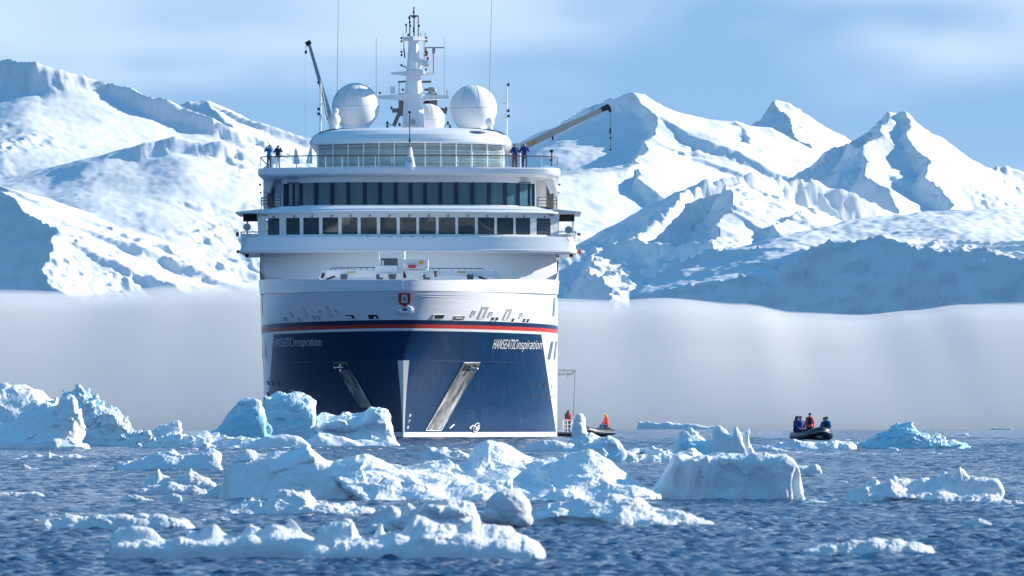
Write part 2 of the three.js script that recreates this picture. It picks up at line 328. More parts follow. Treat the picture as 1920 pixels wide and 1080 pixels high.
// ---------------------------------------------------------------- the bank of fog lying on the sea in front of the mountains
{
  const D = 4500, list = [], edge = [[-900, 545], [0, 545], [150, 548], [330, 538], [480, 532], [760, 545], [1040, 562], [1150, 566], [1250, 560], [1400, 572], [1500, 588], [1620, 592], [1720, 583], [1820, 572], [1920, 570], [2900, 575]];
  const topAt = (px) => { for (let i = 1; i < edge.length; i++) if (px <= edge[i][0]) return lerp(edge[i - 1][1], edge[i][1], smooth(edge[i - 1][0], edge[i][0], px)); return 575; };
  for (let s = 0; s < 20; s++) {
    list.push(gridGeo(150, 24, (u, v) => {
      const px = -900 + u * 3800, x = (px - 960) * D / F;
      const H = (HORIZON - topAt(px) - s * s * 0.06 - s * 2.0) * D / F, dH = (9 + 15 * fbm(x / 420, s * 0.5, 4, 5)) * D / F, R = 430 - s * 5;
      const q = Math.abs(1 - 2 * v), sg = v < 0.5 ? 1 : -2, env = q * (1 - q) * 4;
      const y = H * (1 - Math.pow(q, 2.0)) + dH * Math.pow(1 - q, 2.5) + 6 * env * fbm(x / 600, q * 4.5, s * 0.4, 4), z = sg * q * R + 9 * env * fbm(x / 1100 + 3, q * 4, s * 0.3 + 7, 3);
      return V(x, y - 0.5, -D - 60 + z - s * 3);
    }));
  }
  const fog = phys(lin(0.97, 0.97, 0.97), 1, { transmission: 0.35, thickness: 0,  transparent: true, opacity: 0.155, side: THREE.DoubleSide });
  tag(mesh('fog_bank', list, fog), 'low white bank of fog lying on the sea before the mountains', 'fog bank', null, 'stuff');
}

// ---------------------------------------------------------------- the ship
const ship = thing('expedition_ship', 'large white and dark blue expedition cruise ship seen bow on among the ice', 'ship', V(-7.83, 0, -400));
const L = (px, py, z) => V((px - 960) * (400 - z) / F + 7.83, EYE + (HORIZON - py) * (400 - z) / F, z);   // photo pixel to the ship's own axes at a station z (z = 0 at the stem, aft negative)
const plates = noiseTex(256, (u, v) => 0.5 + 0.3 * tile(u, v, 5) + 0.2 * tile(u, v, 21, 3));
const scrape = noiseTex(512, (u, v) => { const s = Math.pow(clamp(0.5 + 1.1 * noise(u * 150, v * 3.2, 2) + 0.3 * noise(u * 60, v * 9, 8)), 6) * 0.55 + 0.14 * (0.5 + tile(u, v, 7)); const g = (x) => Math.pow(x, 1 / 2.2); return [g(0.003 + 0.020 * s), g(0.034 + 0.030 * s), g(0.100 + 0.040 * s)]; }, true);
const M = {
  white: phys(lin(0.86, 0.87, 0.88), 0.32, { bumpMap: plates, bumpScale: 0.02, clearcoat: 0.25, clearcoatRoughness: 0.15 }),
  cream: phys(lin(0.76, 0.77, 0.78), 0.45),
  blue: phys(lin(1, 1, 1), 0.28, { map: scrape, bumpMap: plates, bumpScale: 0.02, specularIntensity: 0.45 }),
  navy: phys(lin(0.012, 0.030, 0.095), 0.3),
  red: phys(lin(0.60, 0.055, 0.035), 0.35),
  steel: phys(lin(0.62, 0.62, 0.62), 0.28, { metalness: 0.85 }),
  darkSteel: phys(lin(0.10, 0.11, 0.13), 0.45),
  black: phys(lin(0.02, 0.022, 0.028), 0.5),
  rail: phys(lin(0.16, 0.12, 0.09), 0.5),
  grey: phys(lin(0.36, 0.38, 0.41), 0.5),
  glass: phys(lin(0.45, 0.60, 0.68), 0.03, { transmission: 0.88, thickness: 0, ior: 1.5 }),
  darkGlass: phys(lin(0.10, 0.27, 0.36), 0.03, { transmission: 0.5, thickness: 0, ior: 1.5 }),
  clearGlass: phys(lin(0.86, 0.95, 0.96), 0.04, { transmission: 1, thickness: 0, ior: 1.5 }),
  inside: std(lin(0.14, 0.19, 0.24), 0.8), insideDark: std(lin(0.02, 0.05, 0.085), 0.8), loungeBlue: std(lin(0.07, 0.20, 0.29), 0.8),
  yellow: phys(lin(0.70, 0.42, 0.03), 0.4), beige: phys(lin(0.50, 0.46, 0.42), 0.5), craneGrey: phys(lin(0.25, 0.33, 0.42), 0.5),
  lens: phys(lin(0.12, 0.20, 0.26), 0.06, { ior: 1.9 }), orange: phys(lin(0.75, 0.12, 0.03), 0.6),
};
const part = (name, geo, mat, parent = ship) => mesh(name, geo, mat, parent);

// hull shape: half breadth at height y, t runs from 0 at the stem to 1 at full beam
const BEAM = 11.32, KNUCKLE = 10.62;
const hullY = (y) => Math.min(y, KNUCKLE + 0.4);
const stemZ = (y) => { const v = hullY(y); return v < 5 ? 0.02 * v : 0.1 + 0.062 * (v - 5) ** 2; };
const entry = (y) => lerp(29, 24.5, smooth(1, KNUCKLE, hullY(y)));
const pw = (y) => lerp(1.75, 2.0, smooth(3, KNUCKLE, hullY(y))), qw = (y) => lerp(1.0, 0.66, smooth(1.2, 9.5, hullY(y)));
const hullT = (t, y, s, out = 0) => {
  const g = (u) => Math.pow(Math.max(0, 1 - Math.pow(1 - Math.min(u, 1), pw(y))), qw(y));
  const P = (u) => V(s * BEAM * g(u), y, stemZ(y) - u * entry(y));
  const p = P(t);
  if (out) { const a = P(Math.max(t - 0.004, 0.0005)), b = P(t + 0.004), d = b.sub(a); const n = V(-d.z * s, 0, d.x * s).normalize(); if (n.x * s < 0) n.negate(); p.addScaledVector(n, out); p.y -= out * 0.3; }
  return p;
};
function hullPx(px, py, out = 0.03) {                                                         // the point of the hull seen at a photo pixel
  let dist = 405, t = 0, y = 0, s = 1;
  for (let i = 0; i < 24; i++) {
    y = EYE + (HORIZON - py) * dist / F; const x = (px - 960) * dist / F + 7.83; s = x < 0 ? -1 : 1;
    const g = clamp(Math.abs(x) / BEAM, 0, 0.9995);
    t = 1 - Math.pow(1 - Math.pow(g, 1 / qw(y)), 1 / pw(y));
    dist = lerp(dist, 400 - (stemZ(y) - t * entry(y)), 0.7);
  }
  return hullT(t, y, s, out);
}
const STERN = -134;
function hullBand(y0, y1, t0, t1, ny = 10, nt = 48, out = 0) {                                // both sides, t0 / t1 may be functions of y
  const f = (k, y) => typeof k === 'function' ? k(y) : k, list = [];
  for (const s of [-1, 1]) list.push(gridGeo(nt, ny, (u, v) => { const y = lerp(y0, y1, v), a = f(t0, y), b = f(t1, y); return hullT(lerp(a, b, a < 0.01 ? Math.pow(u, 1.6) : u), y, s, out); }, s > 0));
  return list;
}
function sideBand(y0, y1, z0 = null, z1 = STERN) {
  const list = [];
  for (const s of [-1, 1]) list.push(gridGeo(8, 4, (u, v) => { const y = lerp(y0, y1, v), za = z0 ?? stemZ(y) - entry(y); return V(s * BEAM, y, lerp(za, z1, u)); }, s > 0));
  list.push(gridGeo(1, 1, (u, v) => V(lerp(-BEAM, BEAM, u), lerp(y0, y1, v), z1), true));
  return list;
}
const blueEnd = (y) => 1 - Math.pow(1 - Math.pow(lerp(0.994, 0.885, clamp((y - 0.3) / 7.5)), 1 / qw(y)), 1 / pw(y));
part('hull', [...hullBand(0.45, 7.75, 0, blueEnd, 26, 60)], M.blue);
part('white_side', [...hullBand(0.45, 7.75, blueEnd, 1, 16, 20), ...sideBand(0.45, 7.75)], M.white);
part('wet_band', [...hullBand(-1, 0.1, 0, 1, 3, 60), ...sideBand(-1, 0.1)], std(lin(0.05, 0.06, 0.07), 0.25));
part('waterline_strake', [...hullBand(0.1, 0.45, 0, 1, 3, 60), ...sideBand(0.1, 0.45)], std(lin(0.62, 0.64, 0.66), 0.6));
part('white_stripe', [...hullBand(7.75, 7.94, 0, 1, 1, 60), ...sideBand(7.75, 7.94)], M.white);
part('red_stripe', [...hullBand(7.94, 8.22, 0, 1, 1, 60), ...sideBand(7.94, 8.22)], M.red);
part('navy_stripe', [...hullBand(8.22, 8.53, 0, 1, 1, 60), ...sideBand(8.22, 8.53)], M.navy);
part('upper_hull', [...hullBand(8.53, KNUCKLE, 0, 1, 14, 72), ...sideBand(8.53, KNUCKLE)], M.white);
// bulwark: a nearly upright band above the knuckle, rising aft, with a top rail and an inner face
{
  const topY = (u) => 11.36 + 0.55 * smooth(0, 1, u), botY = (u) => KNUCKLE + 0.3 * u * u, list = [], cap = [];
  for (const s of [-1, 1]) {
    const P = (u, k, out) => { const t = Math.pow(u, 1.6), q = hullT(t, KNUCKLE, s, 0.02 + out); q.y = k; return q; };
    list.push(gridGeo(72, 4, (u, v) => P(u, lerp(botY(u) - 0.02, topY(u), v), 0.10 * v), s > 0));
    list.push(gridGeo(72, 1, (u, v) => P(u, topY(u) - 0.001, lerp(0.10, -0.22, v)), s > 0));
    list.push(gridGeo(72, 1, (u, v) => P(Math.max(u, 0.02), lerp(topY(u), 10.2, v), -0.22), s > 0));
    list.push(gridGeo(6, 3, (u, v) => V(s * (BEAM + 0.03), lerp(botY(1) - 0.02, 13.95, v), lerp(-22.4, STERN, u)), s > 0));
    // sweep rising from the bulwark to the house side
    const sh = []; for (let i = 0; i <= 12; i++) { const u = i / 12; sh.push([lerp(-14.5, -22.6, u), 11.7 + 2.2 * Math.pow(u, 2.6)]); }
    list.push(gridGeo(12, 2, (u, v) => { const i = Math.round(u * 12), [z, y] = sh[i], t = (stemZ(KNUCKLE) - z) / entry(KNUCKLE), q = hullT(Math.min(t, 1), KNUCKLE, s, 0.04); return V(q.x, lerp(11.2, y, v), z); }, s > 0));
  }
  part('bulwark', list, M.white);
  part('foredeck', [gridGeo(24, 40, (u, v) => { const q = hullT(Math.pow(v, 1.6) * 0.999 + 0.001, KNUCKLE, 1, -0.1); return V(lerp(-q.x, q.x, u), 10.35, q.z); }, true)], std(lin(0.58, 0.60, 0.62), 0.8));
}
// stem plate: blunt, bright, narrowing to the waterline
{
  const w = (y) => lerp(0.07, 0.42, Math.pow(clamp(y / 5.6), 1.6));
  part('stem_plate', [gridGeo(1, 14, (u, v) => { const y = lerp(0.35, 5.62, v); return V(lerp(-w(y), 0, u), y, stemZ(y) + lerp(-w(y) * 0.55 + 0.1, 0.16, u)); }),
    gridGeo(1, 14, (u, v) => { const y = lerp(0.35, 5.62, v); return V(lerp(0, w(y), u), y, stemZ(y) + lerp(0.16, -w(y) * 0.55 + 0.1, u)); }),
    gridGeo(2, 1, (u, v) => V(lerp(-w(5.6), w(5.6), u), 5.62, lerp(stemZ(5.6) - 0.9, stemZ(5.6) + (u === 0.5 ? 0.16 : -w(5.6) * 0.55 + 0.1), v)), true)], phys(lin(0.55, 0.55, 0.55), 0.35, { metalness: 0.3 }));
}
function hullPatch(c, nu, nv, out = 0.03) {                                                   // a plate on the hull with four photo corners: top left, top right, bottom right, bottom left
  return gridGeo(nu, nv, (u, v) => hullPx(lerp(lerp(c[0][0], c[1][0], u), lerp(c[3][0], c[2][0], u), v), lerp(lerp(c[0][1], c[1][1], u), lerp(c[3][1], c[2][1], u), v), out), true);
}
// bright anchor recesses with the anchor plate at their head
const scuffed = noiseTex(256, (u, v) => { const n = 0.5 + 0.9 * tile(u, v, 4, 2) + 0.35 * tile(u, v, 14, 6); return [0.33 + 0.42 * n, 0.34 + 0.40 * n, 0.35 + 0.37 * n]; }, true);
for (const [c, head, side] of [
  [[[869, 680], [899, 680], [826, 807], [797, 807]], [[872, 683], [895, 683], [888, 695], [865, 695]], 1],
  [[[624, 679], [652, 679], [700, 764], [676, 764]], [[628, 682], [650, 682], [656, 692], [634, 692]], -1]]) {
  const r = part('anchor_recess', hullPatch(c, 6, 24, 0.035), phys(lin(1, 1, 1), 0.35, { metalness: 0.35, map: scuffed }));
  const q = c.map((p) => hullPx(...p, 0.05)), fr = [];
  for (let i = 0; i < 4; i++) { let a = q[i]; for (let k = 1; k <= 6; k++) { const b = hullPx(lerp(c[i][0], c[(i + 1) % 4][0], k / 6), lerp(c[i][1], c[(i + 1) % 4][1], k / 6), 0.05); fr.push(bar(a, b, 0.03, 0.03, 6)); a = b; } }
  part('recess_frame', fr, side > 0 ? M.steel : M.navy, r);
  part('anchor_pocket', hullPatch(head, 4, 4, 0.06), M.black, r);
  const m = hullPx((head[0][0] + head[2][0]) / 2, (head[0][1] + head[2][1]) / 2 + 1, 0.16);
  part('anchor', [ball(0.24, m.x, m.y, m.z, 1.6, 0.5, 0.6, 8), bar(m.clone().add(V(0, 0.25, 0)), m.clone().add(V(0, -0.3, 0)), 0.07), ball(0.13, m.x - 0.4, m.y - 0.02, m.z, 1, 1, 1, 6), ball(0.13, m.x + 0.4, m.y - 0.02, m.z, 1, 1, 1, 6)], M.steel, r);
}
// openings in the bow for the mooring lines: dark backs, bright rims, flat pale patches painted as sunlit inner cheeks
function port(c, name = 'mooring_port', lit = null, inner = M.darkSteel) {
  const o = part(name, hullPatch(c, 3, 3, 0.02), inner), rim = [], n = c.length;
  for (let i = 0; i < n; i++) rim.push(bar(hullPx(...c[i], 0.02), hullPx(...c[(i + 1) % n], 0.015), 0.02, 0.02, 6));
  if (name !== 'scupper') part('rim', rim, M.cream, o);
  if (lit) part('painted_lit_cheek', hullPatch(lit, 2, 2, 0.05), M.cream, o);
  return o;
}
const slant = (x, y, w, h, k) => [[x - w / 2 + k, y - h / 2], [x + w / 2 + k, y - h / 2], [x + w / 2 - k, y + h / 2], [x - w / 2 - k, y + h / 2]];
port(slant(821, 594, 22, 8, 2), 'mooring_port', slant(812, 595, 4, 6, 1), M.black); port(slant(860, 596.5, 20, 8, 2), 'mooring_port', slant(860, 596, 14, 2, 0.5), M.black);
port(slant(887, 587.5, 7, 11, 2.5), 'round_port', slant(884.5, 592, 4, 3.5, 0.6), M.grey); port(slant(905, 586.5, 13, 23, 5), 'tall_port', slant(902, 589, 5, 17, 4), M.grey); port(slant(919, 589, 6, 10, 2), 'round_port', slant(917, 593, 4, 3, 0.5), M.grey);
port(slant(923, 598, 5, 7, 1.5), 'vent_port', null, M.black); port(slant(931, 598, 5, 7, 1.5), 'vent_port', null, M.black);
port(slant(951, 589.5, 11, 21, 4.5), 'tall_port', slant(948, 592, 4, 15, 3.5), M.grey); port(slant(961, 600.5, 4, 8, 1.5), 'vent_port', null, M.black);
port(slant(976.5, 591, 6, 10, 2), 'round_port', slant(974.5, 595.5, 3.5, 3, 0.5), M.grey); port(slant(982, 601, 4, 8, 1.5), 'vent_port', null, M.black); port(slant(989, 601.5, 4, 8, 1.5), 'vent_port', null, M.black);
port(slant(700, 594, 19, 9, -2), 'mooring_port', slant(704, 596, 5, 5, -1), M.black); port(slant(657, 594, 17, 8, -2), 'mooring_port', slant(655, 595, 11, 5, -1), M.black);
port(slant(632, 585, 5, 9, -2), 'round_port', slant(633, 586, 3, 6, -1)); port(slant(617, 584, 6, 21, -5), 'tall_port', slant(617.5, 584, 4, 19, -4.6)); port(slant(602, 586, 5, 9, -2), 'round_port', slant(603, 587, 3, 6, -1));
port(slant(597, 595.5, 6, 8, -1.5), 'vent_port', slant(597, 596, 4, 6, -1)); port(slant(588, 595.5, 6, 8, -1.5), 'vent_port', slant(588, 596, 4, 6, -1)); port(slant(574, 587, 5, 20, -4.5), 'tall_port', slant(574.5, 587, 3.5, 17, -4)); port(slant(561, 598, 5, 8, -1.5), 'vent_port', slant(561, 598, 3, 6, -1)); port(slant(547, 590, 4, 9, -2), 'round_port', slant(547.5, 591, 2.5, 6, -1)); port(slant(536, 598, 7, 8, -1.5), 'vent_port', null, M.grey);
for (const [x, y] of [[1000, 720], [1009, 722], [1021, 722.5], [999, 741], [1014, 741], [1025, 741.5]]) port(slant(x, y, 3.6, 8, 1.6), 'scupper', null, M.black);
for (const [x, y] of [[503, 718], [512, 718.5], [522, 719], [503, 739], [512, 740], [522, 741]]) port(slant(x, y, 3.4, 8, -1.4), 'scupper', null, M.black);
for (const [x, y] of [[1034, 724], [1041, 725], [1035, 742], [1040, 743]]) part('scupper', hullPatch(slant(x, y, 1.8, 7, 1), 1, 2, 0.03), M.grey);
for (const [x, y, w, h, k] of [[1032, 657, 4.5, 34, 3.5], [1041, 657, 2.6, 34, 2], [1038.5, 575, 3.4, 36, 1.2]]) part('side_window', hullPatch(slant(x, y, w, h, k), 1, 6, 0.03), M.lens);
for (const [x, y, w, h, k] of [[490.5, 655, 3, 34, -1.2], [497, 655, 3, 34, -2], [490.6, 572, 2.4, 36, -0.6]]) part('side_window', hullPatch(slant(x, y, w, h, k), 1, 6, 0.03), M.lens);
// fairlead and the red gate shield on the stem
{
  const ring = [], mid = [];
  for (let i = 0; i < 20; i++) { const a = i / 20 * 6.2832, b = (i + 1) / 20 * 6.2832; ring.push(bar(hullPx(758.5 + 15 * Math.cos(a), 581 + 7.5 * Math.sin(a), 0.05), hullPx(758.5 + 15 * Math.cos(b), 581 + 7.5 * Math.sin(b), 0.05), 0.07, 0.07, 6)); }
  const c = hullPx(758.5, 581, 0.05);
  const fl = part('bow_fairlead', ring, M.white); part('fairlead_plate', [ball(1, c.x, c.y, c.z - 0.02, 0.55, 0.26, 0.1)], M.white, fl); part('fairlead_eye', [ball(1, c.x, c.y + 0.03, c.z + 0.06, 0.22, 0.10, 0.06)], M.rail, fl);
  const Z = 3.0, pt = (x, y) => { const q = L(x, y, Z); return new THREE.Vector2(q.x, q.y); };
  const outer = [[746.5, 549], [769, 549], [769, 564], [766.5, 569], [757.7, 574.5], [749, 569], [746.5, 564]], gate = [[752.8, 552], [762.7, 552], [764, 567], [751.5, 567]], inner = [[755, 555], [760.5, 555], [761.3, 564], [754.2, 564]];
  const mk = (pts, d, z) => { const top = hullPx(757.5, 550, 0.05).z, bot = hullPx(757.5, 574, 0.05).z; const g = new THREE.ExtrudeGeometry(new THREE.Shape(pts.map((p) => pt(...p))), { depth: d, bevelEnabled: false }); const p = g.attributes.position, yt = pt(757, 549).y, yb = pt(757, 574.5).y; for (let i = 0; i < p.count; i++) p.setZ(i, p.getZ(i) + z + lerp(bot, top, clamp((p.getY(i) - yb) / (yt - yb)))); g.computeVertexNormals(); return g; };
  const e = part('shield', [mk(outer, 0.25, -0.2)], M.red); part('shield_gate', [mk(gate, 0.27, -0.2)], M.white, e); part('gateway', [mk(inner, 0.29, -0.2)], phys(lin(0.35, 0.42, 0.5), 0.4), e);
}
// the name on both bows and the draught marks
const font = await new FontLoader().loadAsync('fonts/droid/droid_sans_regular.typeface.json');
const bold = await new FontLoader().loadAsync('fonts/droid/droid_sans_bold.typeface.json');
function lettering(text, f, x0, x1, yBase, size, lean, drop, name, mat) {                     // flat letters laid on the hull between two photo columns
  const g0 = new TextGeometry(text, { font: f, size: 1, depth: 0.001, curveSegments: 4, bevelEnabled: false }); g0.computeBoundingBox();
  const g = g0.index ? g0.toNonIndexed() : g0, b = g0.boundingBox, p = g.attributes.position, keep = [];
  for (let i = 0; i < p.count; i += 3) { if (Math.min(p.getZ(i), p.getZ(i + 1), p.getZ(i + 2)) < 0.0009) continue; keep.push(i, i + 1, i + 2); }
  const out = [];
  for (const i of keep) { const u = (p.getX(i) - b.min.x) / (b.max.x - b.min.x), h = p.getY(i) * size; const q = hullPx(lerp(x0, x1, u) + h * lean, yBase + drop * u - h, 0.05); out.push(q.x, q.y, q.z); }
  const r = new THREE.BufferGeometry(); r.setAttribute('position', new THREE.Float32BufferAttribute(out, 3)); r.computeVertexNormals();
  return part(name, r, mat);
}
lettering('HANSEATIC', font, 922, 965, 653.5, 17.5, 0.30, 0.6, 'ship_name', M.white); lettering('inspiration', font, 966, 1013, 653.8, 15.5, 0.28, 0.5, 'ship_name', M.white);
lettering('HANSEATIC', font, 515, 551, 649.5, 15.5, -0.22, -0.5, 'ship_name', M.white); lettering('inspiration', font, 553, 605, 648.8, 14.5, -0.2, -0.8, 'ship_name', M.white);
for (const [x0, x1, y, t] of [[762, 765, 803, '6'], [764, 767, 792, '7'], [766, 769, 781, '8']]) lettering(t, bold, x0, x1, y, 5, 0.3, 0, 'draught_mark', M.white);
{
  const rg = []; for (let i = 0; i < 16; i++) { const a = i / 16 * 6.2832, b = (i + 1) / 16 * 6.2832; const P = (w) => hullPx(892 + 5 * Math.cos(w) - 3 * Math.sin(w), 801.5 + 8.5 * Math.sin(w), 0.05); rg.push(bar(P(a), P(b), 0.045, 0.045, 5)); }
  rg.push(bar(hullPx(890, 806, 0.05), hullPx(896, 797, 0.05), 0.05), bar(hullPx(888, 799, 0.05), hullPx(897, 804, 0.05), 0.05), bar(hullPx(879, 803, 0.05), hullPx(886, 797, 0.05), 0.05), bar(hullPx(879, 803, 0.05), hullPx(882, 804, 0.05), 0.04));
  part('thruster_mark', bar(hullPx(842, 803, 0.05), hullPx(850, 796, 0.05), 0.05), M.white);
  part('thruster_mark', rg, M.white);
}
// thin weld lines along the blue hull
for (const y of [2.2, 5.6]) { const w = []; for (const s of [-1, 1]) for (let i = 0; i < 30; i++) { const a = hullT(0.05 + 0.6 * i / 30, y, s, 0.0), b = hullT(0.05 + 0.6 * (i + 1) / 30, y, s, 0.0); w.push(bar(a, b, 0.025, 0.025, 5)); } part('weld_line', w, M.blue); }

// ---- superstructure: plan curves lofted through upright profiles
function plan(W, z0, bulge, e, zAft, n = 40, r = 0) {
  const p = [[-W, zAft]];
  for (let i = 0; i <= n; i++) { const s = -1 + 2 * i / n, q = Math.sign(s) * Math.pow(Math.abs(s), 0.9), x = q * W; p.push([x, z0 - bulge * Math.pow(Math.abs(q), e)]); }
  p.push([W, zAft]); return p;
}
function loft(pl, prof, cx = 0) {                                                             // prof: [outset, y]; flat caps are added by lid()
  const n = pl.length, rows = prof.map(([o, y]) => pl.map((p, i) => {
    const a = pl[Math.max(i - 1, 0)], b = pl[Math.min(i + 1, n - 1)]; let nx = -(b[1] - a[1]), nz = b[0] - a[0]; const l = Math.hypot(nx, nz); nx /= l; nz /= l;
    return V(cx + p[0] + nx * o, y, p[1] + nz * o);
  }));
  const list = [];
  for (let k = 0; k < rows.length - 1; k++) list.push(gridGeo(n - 1, 1, (u, v) => rows[k + Math.round(v)][Math.round(u * (n - 1))]));
  return list;
}
function lid(pl, o, y, up, cx = 0) {
  const n = pl.length, pts = pl.map((p, i) => { const a = pl[Math.max(i - 1, 0)], b = pl[Math.min(i + 1, n - 1)]; let nx = -(b[1] - a[1]), nz = b[0] - a[0]; const l = Math.hypot(nx, nz); return new THREE.Vector2(cx + p[0] + nx / l * o, -(p[1] + nz / l * o)); });
  const g = new THREE.ShapeGeometry(new THREE.Shape(pts)); g.rotateX(-Math.PI / 2); g.translate(0, y, 0); return g;
}
const YAT = (py, z) => EYE + (HORIZON - py) * (400 - z) / F;

// front wall above the foredeck
const wallPlan = plan(11.22, -15.5, 4.6, 2.1, STERN + 4);
part('front_wall', loft(wallPlan, [[0, 10.3], [0, 14.0]]), M.white);
for (const s of [-1, 1]) part('door', box(0.06, 1.3, 0.5, s * 11.36, 13.0, -24.2), M.darkSteel);
// bridge deck: soffit, lip, sloping eyebrow
const bridgePlan = plan(12.72, -15, 2.6, 3, -27.5);
part('bridge_apron', [...loft(bridgePlan, [[-0.5, 13.88], [-0.05, 13.9], [0, 13.97], [0, 14.1], [-0.06, 14.14], [-0.34, 15.1], [-0.42, 15.14], [-1.2, 15.15]]), lid(bridgePlan, -0.5, 13.88), gridGeo(1, 1, (u, v) => V(lerp(-12.7, 12.7, u), lerp(13.88, 15.14, v), -27.5), true)], M.white);
const parapetPlan = plan(12.2, -15.5, 2.6, 3, -27);
part('bridge_parapet', loft(plan(11.6, -15.75, 2.6, 3, -27), [[0.12, 15.08], [0.04, 15.24], [0, 15.28], [-0.1, 15.3]]), M.white);
// a row of scuppers and lights along the parapet foot
{
  const g = []; for (let i = 0; i < 24; i++) { const x = -9.6 + i * 0.83, z = -15.75 - 2.6 * Math.pow(Math.abs(x) / 11.6, 3) + 0.14; g.push(box(i % 2 ? 0.18 : 0.2, i % 2 ? 0.16 : 0.06, 0.08, x, i % 2 ? 15.0 : 15.08, z + 0.25)); }
  part('parapet_drain', g, M.darkSteel);
}
// windows in a curved wall: each pane, mullion and sill its own piece
function windowRow(name, W, z0, bulge, e, xs, y0, y1, lean, glass, mull, mw) {                // xs: left/right edges of the panes
  const zf = (x) => z0 - bulge * Math.pow(Math.min(1, Math.abs(x) / W), e);
  for (const [a, b] of xs) {
    part(name, gridGeo(1, 1, (u, v) => V(lerp(a, b, u), lerp(y0, y1, v), zf(lerp(a, b, u)) + lean * v - 0.05)), glass);
  }
  for (const x of mull) part('mullion', gridMull(x, y0, y1, zf, lean, mw), mull.mat ?? M.white);
}
function gridMull(x, y0, y1, zf, lean, w) { const g = box(w, y1 - y0, 0.16, x, (y0 + y1) / 2, 0), p = g.attributes.position; for (let i = 0; i < p.count; i++) p.setZ(i, p.getZ(i) + zf(x) + lean * (p.getY(i) - y0) / (y1 - y0)); g.computeVertexNormals(); return g; }
// bridge: fifteen windows, a pale room behind them
{
  const z0 = -15.9, W = 11.5, bulge = 2.6, zz = (x) => z0 - bulge * Math.pow(Math.abs(x) / W, 3), edges = [];
  const px = [[498.5, 525], [537, 563], [569, 599], [605, 635], [641, 671], [676.5, 707], [713, 744], [750, 781], [786, 817.5], [822.5, 854], [859, 890.5], [896, 927], [932, 962.5], [967, 994], [1006, 1032]];
  for (const [a, b] of px) { const d = 416.5 + bulge * Math.pow(Math.abs((a + b) / 2 - 766) / 275, 3); edges.push([(a - 960) * d / F + 7.83, (b - 960) * d / F + 7.83]); }
  const y0 = 15.27, y1 = 16.56, lean = 0.35;
  windowRow('bridge_window', W, z0, bulge, 3, edges, y0 + 0.0, y1, lean, M.glass, [], 0);
  const zf = (x) => z0 - bulge * Math.pow(Math.min(1, Math.abs(x) / W), 3), gaps = [];
  let prev = -11.35; for (const [a, b] of edges) { gaps.push([prev, a]); prev = b; } gaps.push([prev, 11.35]);
  for (const [a, b] of gaps) { const g = box(b - a, y1 - y0 + 0.02, 0.18, (a + b) / 2, (y0 + y1) / 2, 0), p = g.attributes.position; for (let i = 0; i < p.count; i++) p.setZ(i, p.getZ(i) + zf(p.getX(i)) + lean * (p.getY(i) - y0) / (y1 - y0)); g.computeVertexNormals(); part('mullion', g, M.white); }
  part('bridge_header', loft(plan(11.4, z0 + lean + 0.04, bulge, 3, -26), [[0, y1 - 0.02], [0.03, 17.2]]), M.white);
  // room
  part('bridge_interior', [box(21.6, 1.9, 0.1, 0, 15.9, -23.2), box(22, 0.06, 6, 0, 14.9, -20.5), box(22, 0.06, 6, 0, 16.78, -20.6)], M.inside);
  const con = []; for (let i = 0; i < 9; i++) con.push(rbox(rnd(0.7, 1.6), rnd(0.35, 0.6), 0.7, -8.5 + i * 2.1 + rnd(-0.3, 0.3), 15.35, -19.3 - Math.abs(i - 4) * 0.25, 0.05));
  part('bridge_console', con, M.insideDark);
  const bl = []; for (const s of [-1, 1]) for (let k = 0; k < 9; k++) bl.push(box(0.95, 0.05, 0.06, s * 10.3, 15.32 + k * 0.13, -18.6, 0.5)); part('window_blind', bl, M.beige);
  // wipers above each window
  for (const [a, b] of edges) { const x = (a + b) / 2, q = zf(x) + lean + 0.12; part('wiper', [box(0.12, 0.1, 0.1, x + 0.1, y1 + 0.1, q), bar(V(x + 0.1, y1 + 0.08, q), V(x - 0.32, y1 - 0.55, q - 0.12), 0.02, 0.015, 5), bar(V(x - 0.42, y1 - 0.2, q - 0.08), V(x - 0.2, y1 - 0.9, q - 0.2), 0.018, 0.018, 5)], M.darkSteel); }
}
